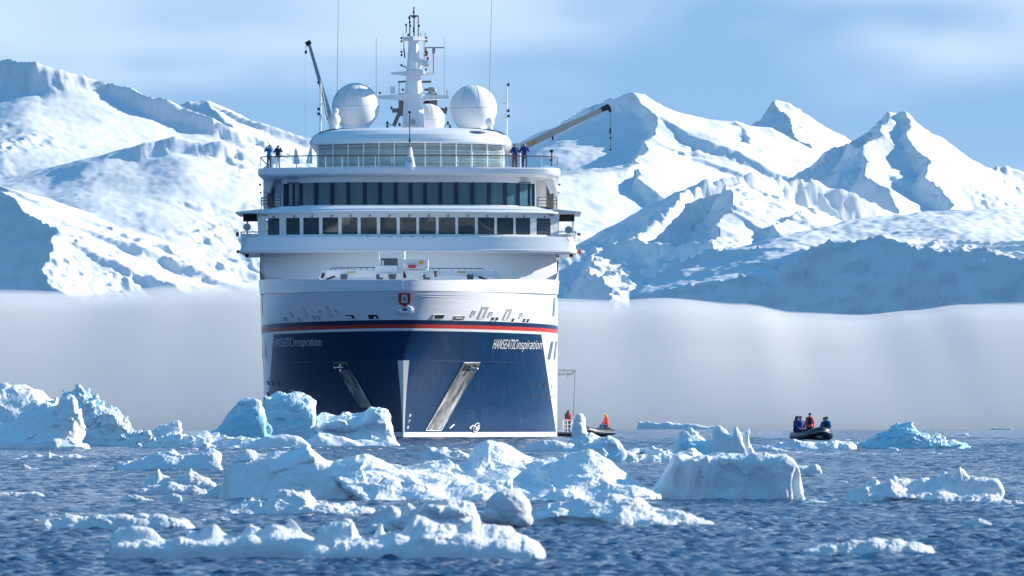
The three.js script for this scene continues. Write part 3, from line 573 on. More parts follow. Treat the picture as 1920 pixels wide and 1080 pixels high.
// open wings at both ends of the bridge
for (const s of [-1, 1]) {
  part('wing_wall', [rbox(1.35, 0.6, 5.5, s * 12.0, 15.1, -21.2, 0.06)], M.white);
  part('wing_window', box(1.25, 0.55, 0.06, s * 11.95, 16.68, -20.6), M.black);
  part('wing_post', box(0.14, 2.0, 0.14, s * 12.5, 15.9, -26), M.white); part('wing_end_wall', box(0.1, 1.6, 0.5, s * 11.36, 16.1, -20.8), M.white);
  const sx = s < 0 ? L(464, 426, -19).x : L(1066, 431.5, -19).x, sy = s < 0 ? 15.9 : 15.68;
  const sl = part('searchlight', [new THREE.CylinderGeometry(0.30, 0.24, 0.42, 20).rotateX(Math.PI / 2).translate(sx, sy, -18.3)], M.white);
  part('searchlight_glass', [new THREE.CylinderGeometry(0.26, 0.26, 0.04, 20).rotateX(Math.PI / 2).translate(sx, sy, -18.07)], M.lens, sl);
  part('searchlight_yoke', [bar(V(sx, sy - 0.3, -18.3), V(sx, 15.0, -18.3), 0.06), box(0.5, 0.08, 0.3, sx, sy - 0.36, -18.3), bar(V(sx - 0.25, sy - 0.4, -18.3), V(sx - 0.2, 15.0, -18.3), 0.03), bar(V(sx + 0.25, sy - 0.4, -18.3), V(sx + 0.2, 15.0, -18.3), 0.03)], M.cream, sl);
  part('wing_rail', [bar(V(s * 11.3, 15.6, -20), V(s * 12.6, 15.6, -20), 0.04), bar(V(s * 12.62, 15.0, -18.8), V(s * 12.62, 15.6, -18.8), 0.05)], M.darkSteel);
  part('side_lamp', [rbox(0.22, 0.34, 0.3, s * 12.95, s < 0 ? 15.4 : 14.1, -19.5, 0.05)], s > 0 ? M.red : M.darkSteel);
  part('camera_dome', [ball(0.16, s * (s < 0 ? 12.2 : 12.3), 13.8, -19, 1, 0.9, 1, 8)], M.black);
  part('fender_lamp', [rbox(0.26, 0.22, 0.22, s * 12.9, s < 0 ? 14.1 : 15.4, -19.6, 0.05)], M.darkSteel);
}
// bridge roof: sloping upper eyebrow with long thin wings
const roofPlan = plan(11.35, -15.2, 2.6, 3, -27);
part('bridge_roof', [...loft(roofPlan, [[-0.9, 16.86], [0, 16.86], [0.05, 16.93], [0.0, 17.0], [-0.95, 17.44], [-1.6, 17.46]]), lid(roofPlan, -0.9, 16.87), lid(roofPlan, -1.6, 17.46)], M.white);
for (const s of [-1, 1]) part('roof_wing', [(() => { const g = new THREE.BoxGeometry(2.0, 0.34, 7.6, 6, 1, 1), p = g.attributes.position; for (let i = 0; i < p.count; i++) { const u = (p.getX(i) * s + 1.0) / 2.0, top = p.getY(i) > 0; p.setY(i, top ? lerp(0.26, 0.05, u) : lerp(-0.06, -0.04, u)); p.setZ(i, p.getZ(i) - 0.25 * u); } g.computeVertexNormals(); return g.translate(s * 12.05, 17.0, -21.6); })()], M.white);
// observation lounge: tall dark panes between dark mullions
{
  const z0 = -20, W = 9.62, bulge = 3.2, e = 5, zf = (x) => z0 - bulge * Math.pow(Math.min(1, Math.abs(x) / W), e), y0 = YAT(384.5, z0), y1 = YAT(341, z0);
  const xs = [], mulls = [], cx = -0.02;
  const px = [548, 563, 592, 622.5, 653, 684, 713, 741.5, 770, 797, 825.5, 855, 885.5, 916.5, 947, 971];
  const X = px.map((p) => (p - 960) * 420 / F + 7.83);
  for (let i = 0; i < X.length - 1; i++) xs.push([X[i] + 0.0, X[i + 1]]);
  xs.push([X[X.length - 1], 9.15], [9.15, 9.45]); xs.unshift([-9.3, X[0]], [-9.5, -9.3]);
  for (const [a, b] of xs) { const m = part('lounge_window', gridGeo(2, 1, (u, v) => V(lerp(a, b, u), lerp(y0, y1, v), zf(lerp(a, b, u)) - 0.04 + rnd(-0.0, 0.01))), M.darkGlass); }
  for (const x of [...X, 9.15, -9.3, 9.45, -9.5]) part('mullion', gridMull(x, y0, y1, zf, 0, Math.abs(x) > 8.8 ? 0.16 : 0.3), M.insideDark);
  part('lounge_interior', [box(19.2, 2.3, 0.1, 0, (y0 + y1) / 2, -27), box(0.1, 2.3, 3.6, -9.5, (y0 + y1) / 2, -25.2), box(0.1, 2.3, 3.6, 9.5, (y0 + y1) / 2, -25.2), box(18.6, 0.06, 6, 0, y0 - 0.02, -24.4), box(18.6, 0.06, 6, 0, y1 + 0.03, -24.4)], M.loungeBlue);
  const seat = []; for (let i = 0; i < 12; i++) { const x = -7.6 + i * 1.38, z = -22.4 - rnd(0, 1); seat.push(rbox(0.6, 0.4, 0.6, x, y0 + 0.3, z, 0.08), rbox(0.6, 0.5, 0.14, x, y0 + 0.6, z - 0.28, 0.05)); } part('lounge_seat', seat, M.grey);
  const ds = []; for (let i = 0; i < 5; i++) ds.push(bar(V(-6 + i * 3, y0, -23.5), V(-6 + i * 3, y1, -23.5), 0.1)); part('lounge_column', ds, M.inside);
  const cu = []; for (const [x, w] of [[-7.9, 0.7], [-4.2, 0.9], [-1.6, 0.5], [0.8, 1.3], [3.9, 0.6], [6.2, 0.8], [8.3, 0.5]]) cu.push(box(w, rnd(0.7, 1.5), 0.06, x, y0 + rnd(0.5, 0.8), -23.6 - rnd(0, 0.8))); part('lounge_screen', cu, M.cream);
  const lb = plan(9.72, z0 + 0.08, bulge, e, -30);
  part('lounge_fascia', [...loft(lb, [[0, y1 - 0.02], [0.02, 20.0]])], M.white);
  part('lounge_sill', loft(lb, [[0.02, 17.3], [0.02, y0 + 0.02], [-0.1, y0 + 0.03]]), M.white);
  for (const s of [-1, 1]) {
    part('side_house', [box(1.7, 2.5, 0.2, s * 10.5, 18.7, -27.5), box(0.25, 2.5, 4, s * 11.2, 18.7, -29.5), box(0.12, 2.5, 6, s * 9.72, 18.7, -27)], M.white);
    part('side_door', [box(0.55, 1.9, 0.08, s * 10.75, 18.4, -27.36)], M.darkSteel);
    const r = []; for (const y of [17.8, 18.05, 18.3]) r.push(bar(V(s * 9.8, y, -21.8), V(s * 11.25, y, -21.8), 0.03), bar(V(s * 11.25, y, -21.8), V(s * 11.25, y, -27), 0.03)); for (const x of [9.8, 10.5, 11.25]) r.push(bar(V(s * x, 17.35, -21.8), V(s * x, 18.32, -21.8), 0.035)); part('balcony_rail', r, M.rail);
    part('balcony_lamp', [rbox(0.16, 0.16, 0.2, s * 11.45, 19.35, -24, 0.03), rbox(0.12, 0.12, 0.2, s * 11.4, 18.75, -24, 0.03)], M.darkSteel);
  }
}
// top deck: thick rounded edge, glass balustrade
const deckPlan = (() => { const p = [[-11.5, -34]], r = 1.0, z0 = -18.6, b = 2.2; for (let i = 0; i <= 36; i++) { const s = -1 + i / 18, x = s * 11.5; const c = Math.max(0, Math.abs(x) - 10.5); p.push([Math.sign(s) * (Math.min(Math.abs(x), 10.5) + r * Math.sin(Math.min(1, c) * Math.PI / 2)), z0 - b * s * s - r * (1 - Math.cos(Math.min(1, c) * Math.PI / 2))]); } p.push([11.5, -34]); return p; })();
part('top_deck', [...loft(deckPlan, [[-1.9, 19.84], [-0.45, 19.82], [-0.1, 19.9], [0, 20.02], [0, 20.38], [-0.05, 20.48], [-0.25, 20.5]]), lid(deckPlan, -1.9, 19.84), lid(deckPlan, -0.25, 20.5), ...[-1, 1].map((s) => box(0.5, 1.2, 9, s * 10.8, 19.4, -29, 0, 0, s * 0.35))], M.white);
{
  const n = deckPlan.length, P = (i, y) => V(deckPlan[i][0] * 0.985, y, deckPlan[i][1] - 0.2), rl = [];
  for (let i = 0; i < n - 1; i++) {
    rl.push(bar(P(i, 21.36), P(i + 1, 21.36), 0.045, 0.045, 6));
    if (i % 2 === 1 && i < n - 2) { const a = P(i, 20.5), b = P(Math.min(i + 2, n - 1), 20.5); part('balustrade_pane', gridGeo(1, 1, (u, v) => V(lerp(a.x, b.x, u), lerp(20.53, 21.31, v), lerp(a.z, b.z, u))), M.clearGlass); part('balustrade_post', bar(P(i, 20.5), P(i, 21.36), 0.03, 0.03, 6), M.cream); }
  }
  part('top_rail', rl, M.rail);
}
// deck house with pale louvred windows, rounded roof above
{
  const hp = plan(7.35, -24.2, 3.0, 2.4, -42), zf = (x) => -24.2 - 3 * Math.pow(Math.abs(x) / 7.35, 2.4);
  part('deck_house', loft(hp, [[-0.25, 20.5], [-0.25, 22.7]]), std(lin(0.74, 0.76, 0.78), 0.7));
  for (let k = 0; k < 9; k++) part('louvre', loft(hp, [[-0.22, 20.7 + k * 0.21], [-0.08, 20.78 + k * 0.21], [-0.2, 20.81 + k * 0.21]]), k % 3 === 1 ? M.beige : M.cream);
  for (let i = 0; i <= 12; i++) { const x = -7.1 + i * 14.2 / 12; part('house_post', bar(V(x, 20.5, zf(x) + 0.05), V(x, 22.65, zf(x) + 0.05), 0.07, 0.07, 6), M.white); }
  for (let i = 0; i < 12; i++) { const a = -7.1 + i * 14.2 / 12 + 0.08, b = a + 14.2 / 12 - 0.16; part('house_pane', gridGeo(1, 1, (u, v) => V(lerp(a, b, u), lerp(20.6, 22.55, v), zf(lerp(a, b, u)) + 0.08)), M.clearGlass); }
  const rp = plan(7.72, -23.7, 3.2, 2.6, -44);
  part('deck_house_roof', [...loft(rp, [[-0.6, 22.54], [0, 22.54], [0.06, 22.66], [0, 22.9], [-0.25, 23.25], [-0.8, 23.58], [-1.6, 23.78], [-2.4, 23.84]]), lid(rp, -2.4, 23.84), lid(rp, -0.6, 22.55)], M.white);
}
// radomes
function radome(px, py, z, rpx, foot) {
  const c = L(px, py, z), r = rpx * (400 - z) / F;
  const o = part('radome', new THREE.SphereGeometry(r, 48, 32, 0, Math.PI * 2, 0, Math.PI * 0.86).translate(c.x, c.y, c.z), phys(lin(0.82, 0.82, 0.82), 0.7));
  const seams = [new THREE.TorusGeometry(r + 0.004, 0.012, 5, 64).rotateX(Math.PI / 2).translate(c.x, c.y, c.z)]; for (let k = 0; k < 4; k++) seams.push(new THREE.TorusGeometry(r + 0.004, 0.012, 5, 64, Math.PI * 0.9).rotateZ(Math.PI * 0.05).rotateY(k * Math.PI / 4 + 0.3).translate(c.x, c.y, c.z));
  if (rpx > 20) part('panel_seam', seams, M.grey, o);
  part('radome_foot', new THREE.CylinderGeometry(r * 0.55, r * 0.7, c.y - r * 0.75 - foot, 24).translate(c.x, (c.y - r * 0.75 + foot) / 2, c.z), M.white, o);
  return o;
}
radome(666.5, 200, -36, 44.5, 23.5); radome(887, 203.5, -36, 44.5, 23.5); radome(803, 225, -41, 31, 23.3);
radome(626, 224, -31, 12, 23.5); radome(918.5, 229, -31, 8.5, 23.4);
part('small_dome', [ball(0.24, L(629, 208, -31).x, L(629, 208, -31).y, -31)], M.white);
// roof details
part('roof_hatch', [new THREE.CylinderGeometry(0.82, 0.82, 0.1, 32).translate(L(893, 250, -26).x, 23.5, -26.0)], M.grey);

// mast: tapered column with three platforms, lamps and scanners
{
  const z = -37, cx = L(775, 0, z).x, prof = [[238, 21], [200, 18.5], [186, 17.5], [150, 14.5], [125, 12.5], [100, 10.5], [70, 9]], u = (400 - z) / F;
  const ring = (py, w, k) => { const y = YAT(py, z), h = w * u; const c = [[-1, 0.55], [-0.55, 1], [0.55, 1], [1, 0.55], [1, -1], [-1, -1], [-1, 0.55]]; const q = c[k]; return V(cx + q[0] * h, y, z + q[1] * h); };
  const g = gridGeo(6, prof.length - 1, (a, b) => { const j = Math.round(b * (prof.length - 1)); return ring(prof[j][0], prof[j][1], Math.round(a * 6)); }).toNonIndexed(); g.computeVertexNormals();
  const mast = part('mast', g, M.white);
  const plat = (y, xl, xr, th, d, tipl = 0.4) => { const a = L(xl, y, z), b = L(xr, y, z), c0 = L(775, y, z); return [beam(c0, V(a.x, a.y, z), 1.6, th, 0.5, th * tipl), beam(c0, V(b.x, b.y, z), 1.6, th, 0.5, th * tipl), new THREE.CylinderGeometry(d, d * 0.7, th, 18).translate(cx, c0.y - th * 0.1, z)]; };
  part('mast_platform', plat(182, 709, 842, 0.55, 1.15), M.white, mast); part('mast_platform', plat(137, 733, 817, 0.36, 0.8), M.white, mast); part('mast_platform', plat(72, 755, 797, 0.3, 0.6, 0.9), M.white, mast);
  const rodp = [];
  const rod = (x0, y0, x1, y1, r = 0.05) => rodp.push(bar(L(x0, y0, z), L(x1, y1, z), r, r, 6));
  rod(768, 70, 768, 28); rod(784, 70, 784, 29); rod(768, 29, 784, 29, 0.07); rod(776, 70, 776, 12, 0.06); rod(771, 29, 776, 33); rod(781, 29, 776, 33);
  rod(761, 62, 762, 45, 0.04); rod(797, 68, 797, 60, 0.03); rod(756, 68, 755, 61, 0.03); rod(788, 66, 789, 61, 0.03);
  rod(757, 76, 757, 90, 0.035); rod(757, 90, 759, 108, 0.06); rod(795, 74, 795, 125, 0.03); rod(800, 120, 790, 120, 0.05); rod(752, 122, 762, 126, 0.05);
  rod(746, 153, 762, 152, 0.08); rod(782, 153, 808, 152.5, 0.1); rod(748, 153, 748, 176, 0.03); rod(705, 182, 705, 70, 0.018); rod(838, 180, 838, 168, 0.04); rod(833, 180, 833, 70, 0.014);
  part('mast_rod', rodp, M.darkSteel, mast);
  const lampAt = (x, y, r = 2.1) => { const c = L(x, y, z); part('mast_lamp', [new THREE.CylinderGeometry(r * u, r * u, r * u * 1.7, 10).translate(c.x, c.y, c.z), new THREE.CylinderGeometry(r * u * 0.6, r * u * 1.2, r * u * 0.6, 10).translate(c.x, c.y + r * u * 1.1, c.z)], M.black, mast); };
  for (const [x, y] of [[752.5, 71], [752.5, 77], [799, 70.5], [799, 77], [752.5, 97], [752.5, 103], [798, 97], [798, 103], [752.5, 122], [798.5, 122], [798.5, 130], [775.5, 22], [775.5, 14], [769, 48], [785.5, 48], [775.5, 53], [775.5, 58], [767, 33], [768, 41], [761, 46], [765, 65], [737, 173], [755, 168], [812, 171], [712, 174], [797, 168], [801, 168]]) lampAt(x, y, y < 20 ? 1.3 : 1.9);
  { const a = L(735, 0, z); part('radar_box', [rbox(0.36, 0.55, 0.4, L(736, 168, z).x, YAT(168, z), z, 0.05)], M.white, mast); part('radar_box', [rbox(0.45, 0.5, 0.4, L(808, 169, z).x, YAT(169, z), z, 0.05), ball(0.24, L(813, 170, z).x, YAT(170, z), z + 0.15)], M.grey, mast); }
  part('scanner_bar', [beam(L(771.5, 109, z + 1.2), L(802.5, 118, z + 1.2), 0.3, 0.34)], M.white, mast);
  part('scanner_stand', [bar(L(786, 133, z + 0.9), L(786, 113, z + 1.2), 0.16), rbox(0.7, 0.4, 0.9, L(787, 135, z).x, YAT(135, z), z + 0.9, 0.08)], M.white, mast);
  part('scanner_bar', [beam(L(799, 88.5, z), L(833, 88.5, z), 0.2, 0.09)], M.grey, mast);
  part('scanner_stand', [bar(L(813, 137, z), L(813, 98, z), 0.07), rbox(0.26, 0.42, 0.3, L(813, 95, z).x, YAT(95, z), z, 0.04)], M.grey, mast);
  const fl = []; for (const [x, y, w, h] of [[798, 91, 3, 8], [800, 99, 4, 9], [801.5, 109, 4, 7], [802, 121, 3, 5]]) { const c = L(x, y, z - 0.4); fl.push(gridGeo(3, 3, (a, b) => V(c.x + (a - 0.5) * w * u, c.y + (0.5 - b) * h * u, c.z + 0.06 * Math.sin(a * 5 + b * 3)))); } part('signal_flag', fl, M.red, mast);
  // ladder on the column
  const ld = [bar(L(756.5, 236, z + 0.8), L(760, 188, z + 0.8), 0.03), bar(L(759.5, 236, z + 0.8), L(763, 188, z + 0.8), 0.03)]; for (let k = 0; k < 14; k++) { const y = lerp(236, 188, k / 13), x = lerp(756.5, 760, k / 13); ld.push(bar(L(x, y, z + 0.8), L(x + 3, y, z + 0.8), 0.025)); } part('mast_ladder', ld, M.white, mast);
  part('mast_horn', [ball(0.22, L(773.5, 228, z + 1).x, YAT(228, z + 1), z + 1.1)], M.beige, mast);
}
// dark frame and funnel pipes behind the mast
for (const g of [beam(L(738, 236, -46), L(752, 204, -46), 0.4, 0.3), beam(L(830, 236, -46), L(815, 204, -46), 0.4, 0.3), beam(L(735, 207, -46), L(760, 206, -46), 0.4, 0.34), beam(L(838, 208, -46), L(812, 205, -46), 0.4, 0.4)]) part('funnel_frame', g, M.darkSteel);
for (const [x, w] of [[753, 0.5], [809, 0.9], [798, 0.5]]) part('exhaust_pipe', box(w, 1.8, 0.5, L(x, 195, -46).x, YAT(196, -46), -46), M.darkSteel);
for (const [x, y] of [[734, 202], [837, 203], [726, 230], [726, 237], [840, 230], [844, 237], [749, 233]]) { const c = L(x, y, -45); part('deck_lamp', [new THREE.CylinderGeometry(0.09, 0.11, 0.24, 10).translate(c.x, c.y, c.z)], M.black); }
part('lamp_bracket', [bar(L(726, 233, -45), L(737, 234, -45), 0.04), bar(L(844, 233, -45), L(832, 234, -45), 0.04)], M.grey);
// lamp poles beside the radomes, whip aerials
for (const [x, ys, top, side] of [[600.5, [154, 204, 213], 154, -1], [950, [158, 207, 217], 158, 1]]) {
  const z = -33, o = part('lamp_pole', [bar(L(x, 252, z), L(x, top + 2, z), 0.08, 0.06), bar(L(x, 210, z), L(x - side * 14, 231, z), 0.04), bar(L(x, 195, z), L(x - side * 7, 193, z), 0.05)], M.cream);
  for (const y of ys) part('pole_lamp', [new THREE.CylinderGeometry(0.1, 0.1, 0.22, 10).translate(L(x + side * 3.6, y, z).x, YAT(y, z), z), bar(L(x, y, z), L(x + side * 3.6, y, z), 0.04)], M.black, o);
}
for (const [x0, x1, top, bot, r] of [[634.5, 632, -60, 178, 0.035], [923.5, 917.5, -60, 178, 0.03], [571, 572, 85, 300, 0.008]]) part('whip_aerial', bar(L(x1, bot, -34), L(x0, top, -34), r, r * 0.7, 6), M.grey);
// two deck cranes
{
  const z = -42, c = part('deck_crane', beam(L(625, 240, z), L(578.5, 80, z), 0.42, 0.4, 0.24, 0.22), M.craneGrey);
  part('crane_head', [beam(L(582, 77, z), L(573, 83, z), 0.3, 0.34)], M.black, c); part('crane_hook', [bar(L(573, 84, z), L(573, 93, z), 0.02), ball(0.1, L(573, 97, z).x, YAT(97, z), z, 1, 1.6, 1, 8)], M.black, c); part('crane_base', [rbox(0.8, 2.6, 0.8, L(626, 245, z).x, YAT(248, z), z, 0.1)], M.white, c); part('crane_ram', bar(L(615, 232, z + 0.3), L(600, 150, z + 0.3), 0.06), M.grey, c);
}
{
  const z = -50, c = part('deck_crane', [beam(L(1062, 236, z), L(962, 285, z), 0.5, 0.5), beam(L(1128, 206, z), L(1062, 236, z), 0.36, 0.34, 0.44, 0.42)], M.beige);
  part('crane_head', [beam(L(1124, 207, z), L(1143, 199, z), 0.3, 0.36, 0.4, 0.5), box(0.24, 0.5, 0.3, L(1143, 205, z).x, YAT(204, z), z, 0, 0, 0.3)], M.black, c);
  part('warning_plate', [beam(L(1004, 264.4, z + 0.28), L(992, 270.2, z + 0.28), 0.04, 0.2)], M.yellow, c);
  part('crane_hook', [bar(L(1145, 208, z), L(1145, 280, z), 0.02), rbox(0.16, 0.5, 0.16, L(1144.5, 245, z).x, YAT(245, z), z, 0.04), ball(0.1, L(1145, 258, z).x, YAT(258, z), z), ball(0.1, L(1145, 280, z).x, YAT(280, z), z)], M.black, c);
  part('crane_lamp', [rbox(0.16, 0.36, 0.16, L(1036.5, 258, z).x, YAT(258, z), z, 0.04)], M.black, c);
  part('crane_base', [rbox(1, 2.4, 1, L(965, 295, z).x, YAT(300, z), z, 0.1)], M.white, c);
}
{ const z = -22.5, o = part('deck_lamp_post', [bar(L(1034.5, 312, z), L(1034.5, 280, z), 0.06)], M.darkSteel); part('deck_lamp_head', rbox(0.26, 0.22, 0.2, L(1034, 283, z).x, YAT(283, z), z, 0.03), M.black, o); part('deck_lamp_head', rbox(0.2, 0.16, 0.2, L(1033, 300, z).x, YAT(300, z), z, 0.03), M.black, o); }
// staff with bell at the front edge of the top deck
{
  const z = -18.9, o = part('bell_staff', [new THREE.CylinderGeometry(0.12, 0.52, 1.75, 4).rotateY(0.5).translate(L(769, 300, z).x, YAT(297.5, z), z)], M.white);
  part('staff_pole', [bar(L(768, 280, z), L(768, 208, z), 0.04), rbox(0.16, 0.3, 0.16, L(768, 262, z).x, YAT(262, z), z, 0.03)], M.darkSteel, o); part('staff_finial', ball(0.12, L(768, 210, z).x, YAT(210, z), z), M.black, o);
  part('bell', [new THREE.TorusGeometry(0.16, 0.03, 8, 20).translate(L(767, 299, z).x, YAT(299, z), z + 0.34), bar(L(767, 303, z + 0.34), L(767, 295, z + 0.34), 0.02)], M.grey, o);
}
// foredeck gear: folded crane with arms to both sides, cab, walkway rail, winches
{
  const z = -8, o = part('foredeck_crane', [rbox(L(924, 0, z).x - L(612, 0, z).x, 0.5, 0.9, L(768, 0, z).x, YAT(513, z), z, 0.06), beam(L(612, 511, z), L(600, 524, z), 0.8, 0.5, 0.6, 0.3), beam(L(924, 511, z), L(940, 526, z), 0.8, 0.5, 0.6, 0.3), rbox(1.6, 0.8, 1.1, L(725, 508, z).x, YAT(508, z), z, 0.06)], M.white);
  part('crane_cab', [rbox(1.24, 0.72, 0.8, L(730, 494, z).x, YAT(493.5, z), z, 0.05)], M.darkSteel, o); part('cab_window', box(0.16, 0.4, 0.05, L(718, 494, z).x, YAT(494, z), z + 0.42), M.cream, o);
  part('machine_box', [rbox(2.3, 0.75, 0.9, L(774, 495, z).x, YAT(496, z), z - 0.1, 0.05)], M.cream, o); part('machine_box_label', box(0.3, 0.24, 0.05, L(790, 492, z).x, YAT(492, z), z + 0.38), M.yellow, o); part('red_cover', rbox(0.6, 0.22, 0.3, L(773, 500, z).x, YAT(500, z), z + 0.5, 0.05), M.red, o);
  for (const x of [659, 866]) part('arm_label', box(0.62, 0.1, 0.04, L(x, 510.5, z).x, YAT(510.5, z), z + 0.47), M.yellow, o);
  part('arm_end', [bar(L(603, 522, z + 0.5), L(607, 512, z + 0.5), 0.1), beam(L(612, 524, z + 0.5), L(628, 518, z + 0.5), 0.1, 0.14), beam(L(897, 519, z + 0.5), L(917, 526, z + 0.5), 0.1, 0.14)], M.black, o);
  const wn = []; for (const x of [645, 882, 712, 736, 800]) wn.push(rbox(0.5, 0.36, 0.5, L(x, 520, z).x, YAT(520, z), z + 0.7, 0.05)); wn.push(new THREE.CylinderGeometry(0.14, 0.14, 0.45, 12).translate(L(817, 514, z).x, YAT(514, z), z + 0.8)); part('winch', wn, M.darkSteel, o);
  const wb = []; for (const x of [720, 806, 752, 785]) wb.push(rbox(0.6, 0.3, 0.4, L(x, 517, z).x, YAT(517, z), z + 0.9, 0.04)); part('bollard', wb, M.cream, o);
  const r = []; const zr = -11; r.push(bar(L(623, 502.5, zr), L(724, 501, zr), 0.035), bar(L(800, 503, zr), L(904, 503.5, zr), 0.035), bar(L(904, 503.5, zr), L(936, 526, zr), 0.035), bar(L(623, 502.5, zr), L(596, 524, zr), 0.035)); for (let i = 0; i < 8; i++) { r.push(bar(L(628 + i * 12, 502, zr), L(628 + i * 12, 516, zr), 0.025), bar(L(812 + i * 12, 503, zr), L(812 + i * 12, 516, zr), 0.025)); } part('walkway_rail', r, M.darkSteel);
  part('crow_rail', [bar(L(709, 474, -13), L(749, 474, -13), 0.035), bar(L(710, 472, -13), L(710, 488, -13), 0.05), bar(L(749, 471, -13), L(749, 488, -13), 0.06), bar(L(757, 471, -13), L(757, 490, -13), 0.12)], M.white);
  const f = part('bow_flag', gridGeo(6, 6, (a, b) => { const q = L(757 + (a - 0.2) * 6 * (0.3 + b * 0.8), 507 + b * 14, 2.3); return V(q.x, q.y, q.z + 0.08 * Math.sin(a * 6 + b * 2)); }, true), M.red); part('flag_staff', [bar(L(756.5, 526, 2.3), L(756.5, 500, 2.3), 0.03), ball(0.08, L(756.5, 498, 2.3).x, YAT(498, 2.3), 2.3)], M.white, f);
}
for (const [x, s] of [[521, -1], [1003, 1]]) { const z = -14.5; part('deck_ventilator', [rbox(0.7, 0.2, 0.4, L(x, 524, z).x, YAT(s < 0 ? 524 : 526.5, z), z, 0.06), rbox(0.2, 0.3, 0.3, L(x + 5, 527, z).x, YAT(528, z), z, 0.05)], M.grey); }
part('side_mark', [box(0.05, 0.5, 0.16, L(1031, 528, -20).x, YAT(528, -20), -20)], M.yellow);
// side crane, boarding platform with rails, port quarter
{
  const z = -58, o = part('side_crane', [bar(L(1040, 694, z), L(1078, 694, z), 0.06), bar(L(1040, 702, z), L(1074, 701, z), 0.09), ...[1050, 1058, 1066, 1074].map((x) => bar(L(x, 694, z), L(x - 4, 702, z), 0.04)), bar(L(1064, 702, z), L(1064, 709, z), 0.07), beam(L(1072, 701, z), L(1079, 694, z), 0.16, 0.2)], M.grey);
  part('crane_wire', bar(L(1078, 697, z), L(1075, 780, z), 0.03, 0.03, 5), M.darkSteel, o);
  const pf = part('boarding_platform', [box(1.7, 0.14, 3, L(1060, 0, z).x, YAT(812, z), z)], M.darkSteel), rl = [];
  part('platform_float', [box(1.6, 0.3, 2.6, L(1060, 0, z).x, 0.12, z)], M.black, pf);
  for (const x of [1056, 1064, 1072, 1078 - 5]) rl.push(bar(L(x, 812, z + 1.4), L(x, 788, z + 1.4), 0.035)); for (const y of [788, 796, 804]) rl.push(bar(L(1055, y, z + 1.4), L(1074, y, z + 1.4), 0.03)); rl.push(box(0.5, 0.08, 0.5, L(1050, 0, z).x, YAT(808, z), z + 1)); part('platform_rail', rl, M.white, pf);
}

// ---------------------------------------------------------------- people: one continuous body each, clothes over it
const seg = (x, y, z, a, b, ra, rb) => {                                                     // distance to a tapered limb
  const dx = b.x - a.x, dy = b.y - a.y, dz = b.z - a.z, t = clamp(((x - a.x) * dx + (y - a.y) * dy + (z - a.z) * dz) / (dx * dx + dy * dy + dz * dz));
  return Math.hypot(x - a.x - t * dx, y - a.y - t * dy, z - a.z - t * dz) - lerp(ra, rb, t);
};
const smin = (a, b, k) => { const h = Math.max(k - Math.abs(a - b), 0) / k; return Math.min(a, b) - h * h * k * 0.25; };
const SKIN = std(lin(0.55, 0.33, 0.24), 0.6), HAIR = std(lin(0.03, 0.022, 0.018), 0.8), EYEM = std(lin(0.02, 0.02, 0.02), 0.3);
const CL = { blue: std(lin(0.012, 0.055, 0.24), 0.8), navy: std(lin(0.012, 0.022, 0.07), 0.85), red: std(lin(0.62, 0.045, 0.03), 0.7), orange: std(lin(0.72, 0.10, 0.03), 0.7), black: std(lin(0.015, 0.016, 0.02), 0.8), maroon: std(lin(0.20, 0.02, 0.05), 0.8), yellow: std(lin(0.75, 0.42, 0.03), 0.7), teal: std(lin(0.02, 0.16, 0.36), 0.8), camera: std(lin(0.02, 0.02, 0.022), 0.4) };
// poses: joints in metres, feet or seat at y = 0, facing +z before turning
function pose(kind) {
  const P = {}, sit = kind.startsWith('sit'), hip = sit ? 0.10 : 0.92;
  P.hip = V(0, hip, 0); P.chest = V(0, hip + 0.40, sit ? 0.03 : 0.0); P.neck = V(0, hip + 0.56, sit ? 0.04 : 0.01); P.head = V(0, hip + 0.71, sit ? 0.07 : 0.03);
  for (const s of [-1, 1]) {
    const k = s < 0 ? 'L' : 'R';
    P['sh' + k] = V(s * 0.19, hip + 0.49, P.chest.z);
    if (kind === 'lookout' || kind === 'photo') { P['el' + k] = V(s * 0.30, hip + 0.36, 0.16); P['wr' + k] = V(s * (kind === 'photo' ? 0.10 : 0.14), hip + 0.66, 0.28); }
    else if (kind === 'rail') { P['el' + k] = V(s * 0.34, hip + 0.25, 0.06); P['wr' + k] = V(s * 0.20, hip + 0.14, 0.27); }
    else if (sit) { P['el' + k] = V(s * 0.29, hip + 0.24, 0.06); P['wr' + k] = V(s * 0.20, hip + 0.10, 0.28); }
    else { P['el' + k] = V(s * 0.25, hip + 0.20, -0.02); P['wr' + k] = V(s * 0.24, hip - 0.04, 0.06); }
    P['hj' + k] = V(s * 0.095, hip, 0);
    if (sit) { P['kn' + k] = V(s * 0.15, 0.10, 0.43); P['an' + k] = V(s * 0.15, -0.32, 0.38); P['to' + k] = V(s * 0.17, -0.37, 0.54); }
    else { P['kn' + k] = V(s * 0.11, 0.49, 0.02); P['an' + k] = V(s * 0.12, 0.08, -0.02); P['to' + k] = V(s * 0.14, 0.035, 0.15); }
  }
  return P;
}
let handGeo = null;
